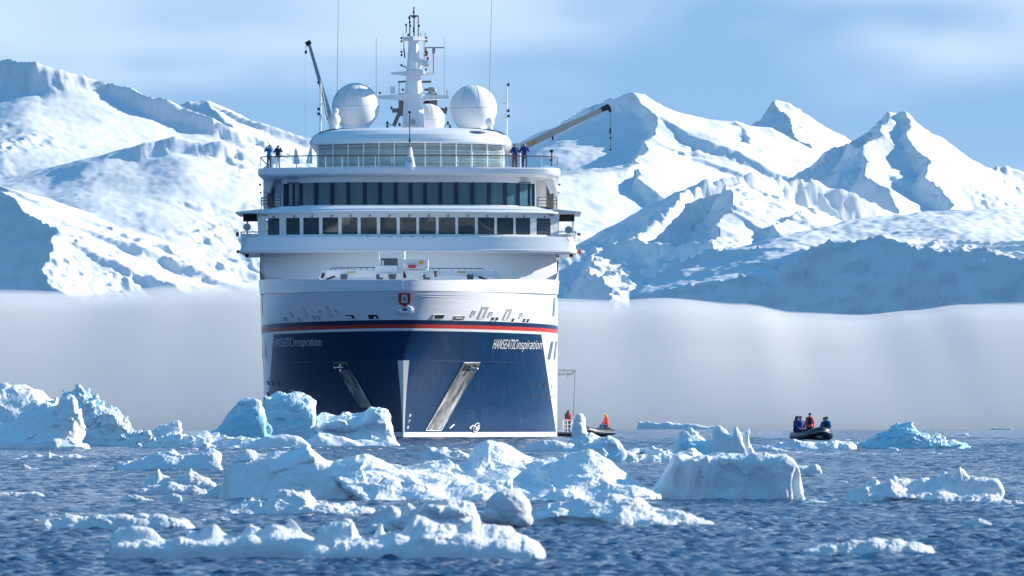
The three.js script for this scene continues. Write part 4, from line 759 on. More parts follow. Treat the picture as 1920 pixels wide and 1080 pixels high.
function hand() {                                                                             // a curled hand: palm, four unequal fingers, thumb; wrist at the origin, fingers along -y
  if (handGeo) return handGeo;
  const f = (x, y, z) => {
    let d = seg(x, y, z, V(-0.012, -0.02, 0), V(-0.018, -0.075, 0), 0.022, 0.018); d = smin(d, seg(x, y, z, V(0.014, -0.02, 0), V(0.022, -0.072, 0), 0.022, 0.017), 0.02);
    [[-0.03, 0.062, 0.0078], [-0.01, 0.072, 0.0085], [0.011, 0.068, 0.0085], [0.031, 0.052, 0.0075]].forEach(([px, l, r]) => { const a = V(px, -0.085, 0), b = V(px * 1.05, -0.085 - l * 0.5, 0.014), c = V(px * 1.05, -0.085 - l * 0.72, 0.042); d = smin(d, Math.min(seg(x, y, z, a, b, r * 1.1, r), seg(x, y, z, b, c, r, r * 0.85)), 0.006); });
    const t0 = V(-0.03, -0.035, 0.008), t1 = V(-0.055, -0.065, 0.026), t2 = V(-0.05, -0.095, 0.042); return smin(d, Math.min(seg(x, y, z, t0, t1, 0.013, 0.0105), seg(x, y, z, t1, t2, 0.0105, 0.009)), 0.008);
  };
  return handGeo = nets(f, [-0.085, -0.18, -0.04], [0.065, 0.02, 0.08], [0.0075, 0.0075, 0.0075]);
}
function person(label, kind, pos, turn, w, scale = 1, group) {                                // w: jacket, trousers, hat, vest ... materials
  const P = pose(kind), g = thing('person', label, 'person', pos, group); g.rotation.y = turn; g.scale.setScalar(scale);
  const b = (x, y, z) => {
    let d = seg(x, y, z, V(-0.06, P.hip.y, P.hip.z), V(0.06, P.hip.y, P.hip.z), 0.12, 0.12);
    d = smin(d, seg(x, y, z, P.hip, P.chest, 0.125, 0.145), 0.1); d = smin(d, seg(x, y, z, V(-0.11, P.chest.y + 0.06, P.chest.z), V(0.11, P.chest.y + 0.06, P.chest.z), 0.1, 0.1), 0.08); d = smin(d, seg(x, y, z, P.chest, P.neck, 0.07, 0.055), 0.06); d = smin(d, seg(x, y, z, P.neck, P.head, 0.052, 0.05), 0.03);
    for (const k of ['L', 'R']) { d = smin(d, seg(x, y, z, P['sh' + k], P['el' + k], 0.056, 0.043), 0.05); d = smin(d, seg(x, y, z, P['el' + k], P['wr' + k], 0.043, 0.028), 0.02); d = smin(d, seg(x, y, z, P['hj' + k], P['kn' + k], 0.085, 0.058), 0.05); d = smin(d, seg(x, y, z, P['kn' + k], P['an' + k], 0.057, 0.038), 0.02); d = smin(d, seg(x, y, z, P['an' + k], P['to' + k], 0.042, 0.034), 0.02); }
    return d;
  };
  const H = P.head, hd = (x, y, z) => {
    x -= H.x; y -= H.y; z -= H.z; const e = (cx, cy, cz, rx, ry, rz) => { const k0 = Math.hypot((x - cx) / rx, (y - cy) / ry, (z - cz) / rz); return (k0 - 1) * Math.min(rx, ry, rz); };
    let d = e(0, 0.025, -0.008, 0.077, 0.10, 0.095); d = smin(d, e(0, -0.045, 0.022, 0.056, 0.062, 0.062), 0.04); d = smin(d, e(0, -0.012, 0.092, 0.012, 0.024, 0.018), 0.014); d = smin(d, e(0, 0.02, 0.078, 0.05, 0.010, 0.012), 0.012);
    d = Math.max(d, -e(-0.03, 0.002, 0.098, 0.015, 0.009, 0.014)); d = Math.max(d, -e(0.03, 0.002, 0.098, 0.015, 0.009, 0.014)); d = smin(d, e(0, -0.055, 0.082, 0.022, 0.006, 0.01), 0.008); for (const s of [-1, 1]) d = smin(d, e(s * 0.078, -0.002, 0, 0.01, 0.03, 0.018), 0.01); return d;
  };
  const lo = [-0.5, P.anL.y - 0.1, -0.25], hi = [0.5, P.head.y + 0.06, 0.65], parts = [nets(b, lo, hi, [0.032, 0.032, 0.032]), nets(hd, [H.x - 0.11, H.y - 0.13, H.z - 0.13], [H.x + 0.11, H.y + 0.15, H.z + 0.14], [0.012, 0.012, 0.012])];
  for (const k of ['L', 'R']) { const h = hand().clone(), d = P['wr' + k].clone().sub(P['el' + k]).normalize(); if (k === 'R') { h.scale(-1, 1, 1); const ix = h.index.array; for (let i = 0; i < ix.length; i += 3) { const t = ix[i]; ix[i] = ix[i + 1]; ix[i + 1] = t; } } h.applyQuaternion(new THREE.Quaternion().setFromUnitVectors(V(0, -1, 0), d)); h.translate(P['wr' + k].x, P['wr' + k].y, P['wr' + k].z); parts.push(h); }
  part('body', parts, SKIN, g);
  const torso = (x, y, z, q) => { let d = seg(x, y, z, V(-0.06, P.hip.y - 0.02, P.hip.z), V(0.06, P.hip.y - 0.02, P.hip.z), 0.125 + q, 0.125 + q); d = smin(d, seg(x, y, z, P.hip, P.chest, 0.13 + q, 0.15 + q), 0.1); d = smin(d, seg(x, y, z, V(-0.11, P.chest.y + 0.06, P.chest.z), V(0.11, P.chest.y + 0.06, P.chest.z), 0.105 + q, 0.105 + q), 0.08); return smin(d, seg(x, y, z, P.chest, V(P.neck.x, P.neck.y - 0.01, P.neck.z), 0.09 + q, 0.065 + q), 0.05); };
  const jf = (x, y, z) => { let d = torso(x, y, z, 0.03 + 0.006 * noise(x * 16, y * 16, z * 16)); for (const k of ['L', 'R']) { d = smin(d, seg(x, y, z, P['sh' + k], P['el' + k], 0.082, 0.064), 0.05); d = smin(d, seg(x, y, z, P['el' + k], P['wr' + k].clone().lerp(P['el' + k], 0.08), 0.064, 0.05), 0.02); } return Math.max(d, P.hip.y - 0.10 - y); };
  part('jacket', nets(jf, lo, hi, [0.027, 0.027, 0.027]), w.jacket, g);
  const tf = (x, y, z) => { let d = seg(x, y, z, V(-0.06, P.hip.y, P.hip.z), V(0.06, P.hip.y, P.hip.z), 0.14, 0.14); for (const k of ['L', 'R']) { d = smin(d, seg(x, y, z, P['hj' + k], P['kn' + k], 0.108, 0.08), 0.04); d = smin(d, seg(x, y, z, P['kn' + k], P['an' + k].clone().lerp(P['kn' + k], 0.1), 0.08, 0.068), 0.02); } return Math.max(d, y - P.hip.y - 0.06); };
  part('trousers', nets(tf, lo, hi, [0.03, 0.03, 0.03]), w.trousers, g);
  for (const k of ['L', 'R']) part('boot', nets((x, y, z) => Math.min(seg(x, y, z, P['an' + k].clone().lerp(P['kn' + k], 0.35), P['an' + k], 0.062, 0.056), seg(x, y, z, P['an' + k].clone().add(V(0, -0.02, -0.02)), P['to' + k], 0.054, 0.046)), [P['an' + k].x - 0.12, P['an' + k].y - 0.12, P['an' + k].z - 0.12], [P['an' + k].x + 0.14, P['an' + k].y + 0.26, P['an' + k].z + 0.28], [0.026, 0.026, 0.026]), CL.black, g);
  const cap = new THREE.SphereGeometry(0.108, 20, 12, 0, 6.2832, 0, 1.65).scale(0.92, 1.12, 1.08).translate(H.x, H.y + 0.025, H.z - 0.012);
  part(w.hat === HAIR ? 'hair' : 'hat', [cap, ...(w.hood ? [new THREE.SphereGeometry(0.13, 16, 12).scale(1, 0.9, 0.7).translate(H.x, H.y - 0.06, H.z - 0.075)] : []), ...(w.hat === HAIR ? [new THREE.SphereGeometry(0.09, 16, 10).scale(1, 1.1, 0.7).translate(H.x, H.y - 0.02, H.z - 0.055)] : [new THREE.TorusGeometry(0.1, 0.018, 8, 20).rotateX(Math.PI / 2).scale(0.95, 1, 1.1).translate(H.x, H.y + 0.03, H.z - 0.012)])], w.hat, g);
  for (const s of [-1, 1]) part('eye', ball(0.011, H.x + s * 0.03, H.y + 0.002, H.z + 0.084, 1, 0.8, 0.7, 6), EYEM, g);
  if (w.vest) part('life_vest', nets((x, y, z) => { const d = torso(x, y, z, 0.06); return Math.max(d, P.hip.y + 0.10 - y, y - P.neck.y + 0.02, Math.abs(x) - 0.15, 0.012 + Math.abs(x) * 0 - Math.abs(z - P.chest.z) * 0.5 + 0.02); }, lo, hi, [0.024, 0.024, 0.024]), w.vest, g);
  if (w.pack) part('backpack', new RoundedBoxGeometry(0.3, 0.42, 0.16, 3, 0.05).translate(0, P.chest.y - 0.02, P.chest.z - 0.24), w.pack, g);
  return g;
}
const onShip = (px, py, z) => at(px, py, 400 - z), deckY = 20.52;
const deckPt = (px, z) => { const q = at(px, 300, 400 - z); q.y = deckY; return q; };
person('person in a blue jacket raising a camera at the left corner of the top deck', 'photo', deckPt(504.5, -21.6), -0.5, { jacket: CL.teal, trousers: CL.navy, hat: CL.black, hood: 1 });
person('person in a dark navy jacket, elbows out, second from the left rail corner', 'lookout', deckPt(521, -22.2), 0.1, { jacket: CL.navy, trousers: std(lin(0.45, 0.47, 0.5), 0.8), hat: HAIR });
person('person in a blue jacket and maroon trousers on the right of the top deck', 'rail', deckPt(965, -20.6), 0.2, { jacket: CL.blue, trousers: CL.maroon, hat: CL.maroon });
person('taller person in dark blue jacket and trousers nearest the right deck end', 'rail', deckPt(983.5, -20.8), -0.1, { jacket: CL.blue, trousers: CL.navy, hat: std(lin(0.35, 0.25, 0.2), 0.8), hood: 1 }, 1.05);
// folded parasols on the top deck, white covers
for (const [px, top, lean, label] of [[555.5, 269, 0.05, 'folded parasol in a white cover, nearer the two people on the left deck'], [579, 266, -0.12, 'folded parasol in a white cover, tilted, nearer the louvred deck house']]) {
  const z = -25, h = (292 - top) * (400 - z) / F + 0.75, o = thing('parasol', label, 'parasol', deckPt(px, z));
  const c = new THREE.LatheGeometry([[0.02, h], [0.06, h - 0.06], [0.13, h * 0.72], [0.20, h * 0.45], [0.23, h * 0.3], [0.16, h * 0.28]].map((p) => new THREE.Vector2(...p)), 14), p = c.attributes.position;
  for (let i = 0; i < p.count; i++) { const a = Math.atan2(p.getZ(i), p.getX(i)), k = 1 + 0.14 * Math.sin(a * 5); p.setX(i, p.getX(i) * k + (p.getY(i) - 0.5) * -lean); p.setZ(i, p.getZ(i) * k); } c.computeVertexNormals();
  part('cover', c, M.cream, o); part('pole', bar(V(0, 0, 0), V(0, h * 0.4, 0), 0.03), M.grey, o); part('foot', new THREE.CylinderGeometry(0.3, 0.34, 0.1, 16).translate(0, 0.05, 0), M.grey, o);
}

// ---------------------------------------------------------------- rubber boats
function dinghy(label, pos, turn) {                                                           // bow towards +z, tubes of 0.5 m
  const g = thing('inflatable_boat', label, 'boat', pos); g.rotation.y = turn;
  const rubber = phys(lin(0.030, 0.038, 0.052), 0.38), R = 0.26, path = [];
  for (const [x, y, z] of [[-0.78, 0.30, -2.3], [-0.80, 0.30, -1.0], [-0.78, 0.31, 0.4], [-0.62, 0.38, 1.5], [-0.34, 0.52, 2.2], [0, 0.60, 2.45], [0.34, 0.52, 2.2], [0.62, 0.38, 1.5], [0.78, 0.31, 0.4], [0.80, 0.30, -1.0], [0.78, 0.30, -2.3]]) path.push(V(x, y, z));
  const curve = new THREE.CatmullRomCurve3(path);
  part('tube', [new THREE.TubeGeometry(curve, 90, R, 16), new THREE.ConeGeometry(R, 0.5, 16).rotateX(-Math.PI / 2).translate(-0.78, 0.30, -2.54), new THREE.ConeGeometry(R, 0.5, 16).rotateX(-Math.PI / 2).translate(0.78, 0.30, -2.54)], rubber, g);
  part('rubbing_strake', new THREE.TubeGeometry(new THREE.CatmullRomCurve3(path.map((p, i) => p.clone().add(V(p.x * 0.27 / 0.8, -0.02, Math.max(0, p.z - 1.2) * 0.22)))), 90, 0.045, 8), phys(lin(0.22, 0.24, 0.27), 0.5), g);
  part('keel', [new THREE.ExtrudeGeometry(new THREE.Shape([[-0.75, 0.15], [0, -0.18], [0.75, 0.15]].map((p) => new THREE.Vector2(...p))), { depth: 3.9, bevelEnabled: false }).translate(0, 0, -2.3), new THREE.ConeGeometry(0.6, 1.3, 12).rotateX(Math.PI / 2).scale(1, 0.4, 1).translate(0, 0.15, 1.75)], rubber, g);
  part('floor', box(1.2, 0.05, 3.8, 0, 0.22, -0.5), M.grey, g); part('transom', box(1.2, 0.5, 0.08, 0, 0.42, -2.2), M.black, g);
  const rp = []; for (const s of [-1, 1]) for (let i = 0; i < 5; i++) { const a = V(s * 0.80, 0.55, -1.9 + i * 0.7), b = V(s * 0.80, 0.55, -1.2 + i * 0.7), m = V(s * 0.86, 0.49, -1.55 + i * 0.7); rp.push(bar(a, m, 0.014, 0.014, 5), bar(m, b, 0.014, 0.014, 5)); } part('grab_line', rp, M.grey, g);
  const en = part('outboard_motor', [rbox(0.36, 0.42, 0.5, 0, 0.98, -2.45, 0.1), rbox(0.2, 0.7, 0.24, 0, 0.5, -2.42, 0.05)], M.black, g); part('tiller', bar(V(0, 0.9, -2.2), V(0.1, 0.95, -1.75), 0.03), M.darkSteel, en);
  return g;
}
const onBoat = (boat, x, y, z) => V(x, y, z).applyEuler(boat.rotation).add(boat.position);
{
  const d = 330, b = dinghy('dark grey inflatable boat with five passengers on the open water right of the ship', V((1531 - 960) * d / F, -0.03, -d - 3), 0.14);
  person('passenger in a dark navy jacket, furthest left in the right boat', 'sit', onBoat(b, -0.86, 0.56, -1.1), 0.9, { jacket: CL.navy, trousers: CL.black, hat: CL.navy, hood: 1 });
  person('passenger in bright blue and black hat on the left tube of the far boat', 'sit', onBoat(b, -0.80, 0.55, -0.3), 0.5, { jacket: CL.blue, trousers: CL.navy, hat: CL.black });
  person('driver in an orange red jacket standing in the middle of the right boat', 'stand', onBoat(b, 0.1, 0.06, -1.75), 0.15, { jacket: CL.orange, trousers: CL.black, hat: CL.black, vest: CL.navy }, 0.92);
  person('blue jacketed passenger nearest the bow on the far boat, right tube', 'sit', onBoat(b, 0.80, 0.52, 0.1), -0.7, { jacket: CL.teal, trousers: CL.navy, hat: CL.black, vest: CL.navy });
  person('hooded blue passenger behind another on the far boat, right tube', 'sit', onBoat(b, 0.84, 0.52, -0.8), -0.7, { jacket: CL.blue, trousers: CL.navy, hat: CL.black, hood: 1 }, 0.96);
}
{
  const d = 452, b = dinghy('black inflatable boat beside the ship, half behind an ice pillar', V((1112 - 960) * d / F, 0.12, -d), -0.42);
  person('driver in a red jacket and yellow hood on the boat by the ship', 'sit', onBoat(b, 0.62, 0.74, -1.3), -1.2, { jacket: CL.red, trousers: CL.teal, hat: CL.yellow, hood: 1 }, 1.1);
}
person('person in a red jacket with black straps behind the white rail of the boarding platform', 'stand', (() => { const q = at(1065, 812, 457.3); q.y = 0.45; return q; })(), 2.6, { jacket: CL.red, trousers: CL.black, hat: CL.black, pack: CL.black, hood: 1 });

// ---------------------------------------------------------------- ice
const iceMat = phys(lin(1, 1, 1), 0.72, { vertexColors: true, bumpMap: snowBump, bumpScale: 0.012, specularIntensity: 0.5 });
const SNOW = [0.91, 0.925, 0.935], BLUE = [0.34, 0.72, 0.86], PALE = [0.70, 0.87, 0.93];
// ridge: { top: [[px, py] ...], z, rz (fractions of the half width), p: 1 = tent, 4 = steep wall }, lump: { e: [px, py, rx, ry], z, rz, rot, cut, ice }
const hash = (i, j, k) => { let h = Math.imul(i, 374761393) ^ Math.imul(j, 668265263) ^ Math.imul(k, 1274126177); h = Math.imul(h ^ (h >>> 13), 1103515245); return h ^ (h >>> 16); };
function facet(x, y, z) {                                                                     // fracture planes: each cell of broken ice has a flat of its own tilt
  const i0 = Math.floor(x - 0.5), j0 = Math.floor(y - 0.5), k0 = Math.floor(z - 0.5); let best = 9, v = 0;
  for (let a = 0; a < 2; a++) for (let b = 0; b < 2; b++) for (let c = 0; c < 2; c++) {
    const h = hash(i0 + a, j0 + b, k0 + c), dx = x - (i0 + a + 0.2 + 0.6 * (h & 255) / 255), dy = y - (j0 + b + 0.2 + 0.6 * ((h >> 8) & 255) / 255), dz = z - (k0 + c + 0.2 + 0.6 * ((h >> 16) & 255) / 255), d = dx * dx + dy * dy + dz * dz;
    if (d < best) { best = d; v = dx * (((h >> 4) & 63) / 32 - 1) + dy * (((h >> 12) & 63) / 32 - 1) + dz * (((h >> 20) & 63) / 32 - 1) + ((h >> 7) & 31) / 40 - 0.4; }
  }
  return v;
}
function berg(name, label, category, base, depth, shapes, opt = {}, group) {
  const { rough = 1, cells = 1, blue = 0, seedN = 0, sharp = 0.5 } = opt;
  const dF = depthOf(base); let x0 = 1e9, x1 = -1e9, y1 = 1e9;
  for (const s of shapes) { if (s.tri) continue; if (s.top) for (const [x, y] of s.top) { x0 = Math.min(x0, x); x1 = Math.max(x1, x); y1 = Math.min(y1, y); } else { const r = Math.max(s.e[2], s.e[3]); x0 = Math.min(x0, s.e[0] - r); x1 = Math.max(x1, s.e[0] + r); y1 = Math.min(y1, s.e[1] - r); } }
  const rz = depth * (x1 - x0) / 2 * dF / F, d = dF + rz * 0.9, u = d / F, cx = (x0 + x1) / 2, X = (px) => (px - cx) * u, Y = (py) => EYE + (HORIZON - py) * u, hw = (x1 - x0) / 2 * u, size = Math.min(hw, 6 * Math.max(Y(y1), 0.1));
  const planes = shapes.filter((s) => s.tri).map((s) => { const [a, b, c] = s.tri.map(([x, y, z]) => V(X(x), Y(y), z * rz)), n = b.clone().sub(a).cross(c.clone().sub(a)).normalize(); if (n.z < 0) n.negate(); const l = s.line?.map(([x, y]) => [X(x), Y(y)]); let lx = 0, ly = 0, ld = 0; if (l) { lx = -(l[1][1] - l[0][1]); ly = l[1][0] - l[0][0]; const m = Math.hypot(lx, ly) * (s.side ?? -1); lx /= m; ly /= m; ld = lx * l[0][0] + ly * l[0][1]; } return { n, d: n.dot(a), k: s.k ?? 0.9, lx, ly, ld, l }; });
  const S = shapes.filter((s) => !s.tri).map((s) => {
    if (s.top) { const pts = s.top.map(([x, y]) => [X(x), Math.max(Y(y), -0.02 * hw)]); return { pts, zc: (s.z ?? 0) * rz, zr: (s.rz ?? 1) * rz, p: s.p ?? 1.6, lean: s.lean ?? 0, ice: s.ice ?? 0, back: s.back ?? 1 }; }
    return { e: [X(s.e[0]), Y(s.e[1]), s.e[2] * u, s.e[3] * u], zc: (s.z ?? 0) * rz, zr: s.rz ? s.rz * rz : s.e[2] * u, c: Math.cos(s.rot ?? 0), sn: Math.sin(s.rot ?? 0), cut: s.cut, ice: s.ice ?? 0, k: s.k };
  });
  const prof = (pts, x) => { if (x <= pts[0][0]) return pts[0][1] - (pts[0][0] - x) * 2.5; const n = pts.length; if (x >= pts[n - 1][0]) return pts[n - 1][1] - (x - pts[n - 1][0]) * 2.5; for (let i = 1; i < n; i++) if (x <= pts[i][0]) { const t = (x - pts[i - 1][0]) / (pts[i][0] - pts[i - 1][0]); return lerp(pts[i - 1][1], pts[i][1], t); } return 0; };
  const H = Y(y1), A = Math.min(size * 0.024, H * 0.11) * rough, k = 0.05 * size, fr = 1 / (size * 0.55), so = seedN * 3.7 + 1.3;
  const one = (s, x, y, z) => {
    if (s.pts) {
      const q = Math.abs(z - s.zc) / (s.zr * (z < s.zc ? s.back : 1)), xx = x - s.lean * (z - s.zc);
      const g = q >= 1 ? -(q - 1) * 1.5 : Math.pow(1 - Math.pow(q, s.p), 1 / Math.max(1, s.p * 0.75));
      const t = prof(s.pts, xx); return (y - (t > 0 ? t * g : t - (q > 1 ? (q - 1) * s.zr : 0))) * 0.62;
    }
    const dx = x - s.e[0], dy = y - s.e[1], a = (dx * s.c + dy * s.sn) / s.e[2], b = (-dx * s.sn + dy * s.c) / s.e[3], c = (z - s.zc) / s.zr, k0 = Math.hypot(a, b, c), k1 = Math.hypot(a / s.e[2], b / s.e[3], c / s.zr);
    return k0 < 1e-6 ? -Math.min(s.e[2], s.e[3]) : k0 * (k0 - 1) / k1;
  };
  const base_ = (x, y, z) => { let f = 1e9; for (const s of S) if (!s.cut) f = smin(f, one(s, x, y, z), k * (s.k ?? 0.7)); for (const s of S) if (s.cut) f = -smin(-f, one(s, x, y, z), k * 0.25); for (const q of planes) { let c = q.n.x * x + q.n.y * y + q.n.z * z - q.d; if (q.l) c = Math.min(c, q.lx * x + q.ly * y - q.ld); f = -smin(-f, -c, k * q.k); } return f; };
  const field = (x, y, z) => {
    const wx = x + 0.05 * size * noise(x * fr * 2 + so, y * fr * 2, z * fr * 2), wy = y + 0.03 * size * noise(x * fr * 3, y * fr * 3 + so, z * fr * 3);
    let f = base_(wx, wy, z); if (Math.abs(f) > A * 4) return f;
    const n1 = noise(x * fr * 2.3 + so, y * fr * 2.6, z * fr * 2.3), n2 = Math.abs(noise(x * fr * 5 + 3, y * fr * 5 + so, z * fr * 5)), n3 = noise(x * fr * 11, y * fr * 11 + so, z * fr * 11), n4 = Math.abs(noise(x * fr * 23, y * fr * 23, z * fr * 23 + so)), n5 = noise(x * fr * 47, y * fr * 47, z * fr * 47 + so);
    f += A * (1.5 * n1 + sharp * 1.5 * (n2 - 0.25) + 0.2 * n3 + sharp * 0.32 * (n4 - 0.25) + 0.08 * n5 + sharp * (1.5 * facet(x * fr * 3.1 + so, y * fr * 3.6, z * fr * 3.1) + 0.55 * facet(x * fr * 8.3 + so, y * fr * 9, z * fr * 8.3)));
    return Math.max(f, Math.abs(z) - rz * 1.05, Math.abs(x) - hw * 1.05);
  };
  const pxm = u * 1.875, cell = Math.max(pxm * 1.3 / cells, hw / 130), lo = [-hw * 1.08, -Math.max(0.04 * hw, cell * 3), -rz * 1.12], hi = [hw * 1.08, H * 1.08 + A * 2 + cell, rz * 1.12];
  const g = nets(field, lo, hi, [cell, Math.min(cell, (hi[1] - lo[1]) / 14), Math.max(cell, rz / 90)], 1 / Math.max(0.12, size * 0.28));
  const p = g.attributes.position, c = new Float32Array(p.count * 3);
  for (let i = 0; i < p.count; i++) {
    const x = p.getX(i), y = p.getY(i), z = p.getZ(i); let w = 0, tot = 0;
    for (const s of S) { if (s.cut && !s.ice) continue; const q = Math.exp(-Math.max(0, Math.abs(one(s, x, y, z))) / (0.06 * size)) + 1e-6; w += q * s.ice; tot += q; }
    const v = clamp(w / tot + blue + 0.55 * fbm(x * fr * 2.5 + so, y * fr * 3.5, z * fr * 2.5, 3) * (0.35 + (w / tot + blue)), 0, 1);
    for (let a = 0; a < 3; a++) c[i * 3 + a] = v < 0.5 ? lerp(SNOW[a], PALE[a], v * 2) : lerp(PALE[a], BLUE[a], v * 2 - 1);
  }
  g.setAttribute('color', new THREE.BufferAttribute(c, 3));
  const m = mesh(name, g, iceMat); m.position.set((cx - 960) * u, 0, -d); return tag(m, label, category, group);
}
const B = 'iceberg', FL = 'ice floe';
berg('iceberg', 'smooth white snow covered iceberg cut by the left edge of the frame', B, 838, 0.6, [{ top: [[-120, 745], [-40, 728], [10, 721], [45, 724], [80, 736], [105, 755], [130, 790], [150, 836]], p: 2 }], { rough: 0.6, seedN: 1 });
berg('iceberg', 'white iceberg with a tall sunlit slab facing right, at the left edge', B, 842, 0.5, [{ top: [[-60, 800], [20, 792], [50, 772], [80, 755], [104, 748], [112, 800], [118, 840]], p: 2, z: -0.2, ice: 0.1 }, { e: [132, 795, 27, 56], z: 0.35, rz: 0.45, rot: 0.12 }, { top: [[-60, 815], [20, 805], [60, 812], [100, 800], [130, 815], [165, 838]], p: 2.2, z: 0.3, rz: 0.75 }], { rough: 1.1, sharp: 0.6, seedN: 2 });
berg('iceberg', 'craggy blue white iceberg with a rubble slope, third from the left edge', B, 836, 0.5, [{ top: [[95, 780], [118, 742], [140, 728], [150, 725], [165, 735], [185, 744], [200, 762], [222, 775], [240, 790], [258, 833]], p: 1.7, ice: 0.65 }, { e: [205, 800, 38, 30], z: 0.5, rz: 0.4, ice: 0.2 }, { e: [170, 790, 28, 34], z: 0.55, rz: 0.3, ice: 0.4 }, { e: [235, 818, 22, 16], z: 0.6, rz: 0.3, ice: 0.1 }], { rough: 1.9, sharp: 1.0, seedN: 3 });
berg('ice_floe', 'low ridge of white ice rubble between the craggy iceberg and the blue arch', FL, 839, 0.3, [{ top: [[225, 836], [250, 822], [280, 815], [300, 806], [315, 796], [330, 799], [342, 812], [390, 812], [405, 822], [440, 824], [490, 828], [520, 837]], p: 1.7, ice: 0.15 }, { e: [270, 828, 28, 14], z: 0.5, rz: 0.4, ice: 0.35 }, { e: [325, 815, 18, 20], z: 0.2, rz: 0.3 }, { e: [362, 826, 34, 11], z: 0.5, rz: 0.3, ice: 0.2 }], { rough: 1.4, sharp: 0.8, seedN: 4 });
berg('iceberg', 'blue iceberg with smooth undercut flanks left of the ship, notched at top', B, 834, 0.5, [{ top: [[392, 822], [410, 802], [428, 775], [445, 758], [465, 752], [488, 753], [497, 775], [500, 800], [512, 830]], p: 2.4, ice: 0.75 }, { e: [468, 758, 25, 11], z: 0.2, rz: 0.4, ice: 0.3 }, { e: [478, 806, 34, 18], z: 0.45, rz: 0.4, ice: 0.95 }, { e: [415, 818, 26, 13], z: 0.3, rz: 0.4, ice: 0.6 }], { rough: 1.0, sharp: 0.5, seedN: 5, blue: 0.1 });
berg('iceberg', 'pale blue iceberg with a leaning rounded tower in front of the dark hull', B, 832, 0.42, [{ top: [[494, 825], [500, 768], [508, 748], [525, 739], [548, 737], [568, 743], [585, 752], [590, 768], [588, 790], [600, 825]], p: 3, ice: 0.6, rz: 0.8 }, { top: [[470, 832], [490, 812], [520, 800], [600, 798], [650, 792], [690, 800], [720, 830]], p: 2.5, rz: 0.7, ice: 0.3 }, { e: [575, 757, 17, 14], z: 0.2, rz: 0.4, ice: 0.2 }, { e: [502, 775, 9, 28], z: 0.3, rz: 0.3, rot: -0.1, ice: 0.3 }, { e: [530, 790, 16, 34], z: 1.0, rz: 0.3, rot: 0.25, cut: 1, ice: 0.6 }, { e: [562, 795, 12, 26], z: 0.95, rz: 0.24, rot: -0.2, cut: 1, ice: 0.6 }, { top: [[580, 800], [600, 782], [640, 778], [672, 774], [690, 769], [715, 767], [728, 778], [736, 800], [741, 828]], p: 2.2, z: -0.2, rz: 0.7, ice: 0.35 }, { e: [708, 788, 24, 24], z: 0.2, rz: 0.45, ice: 0.35 }, { e: [640, 800, 40, 12], z: 0.5, rz: 0.3, ice: 0.1 }], { rough: 1.1, sharp: 0.6, seedN: 6 });
berg('ice_floe', 'low smooth snow skirt at the foot of the leaning ice tower', FL, 837, 0.22, [{ top: [[560, 830], [600, 812], [620, 815], [660, 826], [700, 824], [730, 820], [746, 830]], p: 1.6 }, { e: [530, 832, 50, 14], z: 0.2, rz: 0.6 }], { rough: 0.5, sharp: 0.2, seedN: 7 });
berg('ice_floe', 'smooth low mound of snow in front of the notched blue iceberg', FL, 840, 0.25, [{ top: [[430, 838], [470, 828], [510, 816], [540, 813], [565, 820], [582, 836]], p: 1.7 }], { rough: 0.5, sharp: 0.25, seedN: 8 });
berg('ice_floe', 'humped ice floe with a blue shaded left side below the rubble ridge', FL, 882, 0.35, [{ top: [[215, 878], [245, 866], [270, 856], [300, 846], [322, 843], [345, 852], [362, 850], [380, 845], [400, 844], [412, 852], [417, 880]], p: 1.8, ice: 0.15 }, { e: [240, 874, 26, 10], z: 0.4, rz: 0.3 }, { e: [395, 862, 22, 18], z: 0.2, rz: 0.4 }], { rough: 1.0, seedN: 9 });
berg('ice_floe', 'jagged little ice floe with peaks, behind a flatter piece on the left', FL, 914, 0.32, [{ top: [[268, 912], [276, 900], [290, 893], [297, 879], [304, 890], [316, 892], [325, 898], [345, 893], [357, 879], [366, 886], [385, 895], [403, 904], [405, 912]], p: 1.7 }], { rough: 1.2, seedN: 10 });
berg('ice_floe', 'flat lumpy ice floe lying in front of the jagged little one', FL, 927, 0.25, [{ top: [[256, 924], [266, 914], [285, 910], [300, 908], [315, 904], [335, 906], [355, 910], [385, 918], [388, 925]], p: 1.8 }], { rough: 1.1, seedN: 11 });
berg('ice_floe', 'thin flat sliver of ice left of a tiny white chunk, below the lumpy floe', FL, 940, 0.3, [{ top: [[222, 938], [235, 929], [255, 927], [275, 934], [290, 939]], p: 1.8 }], { rough: 0.8, seedN: 12 });
berg('ice_floe', 'tiny white ice chunk beside the thin sliver, left of the big floe', FL, 939, 0.3, [{ top: [[295, 938], [308, 928], [322, 924], [340, 929], [342, 938]], p: 1.8 }], { rough: 1.0, seedN: 13 });
berg('ice_floe', 'small white ice lump against the shaded left end of the big floe', FL, 934, 0.45, [{ top: [[378, 932], [395, 918], [415, 908], [438, 906], [452, 918], [458, 932]], p: 1.8 }], { rough: 1.4, seedN: 14 });
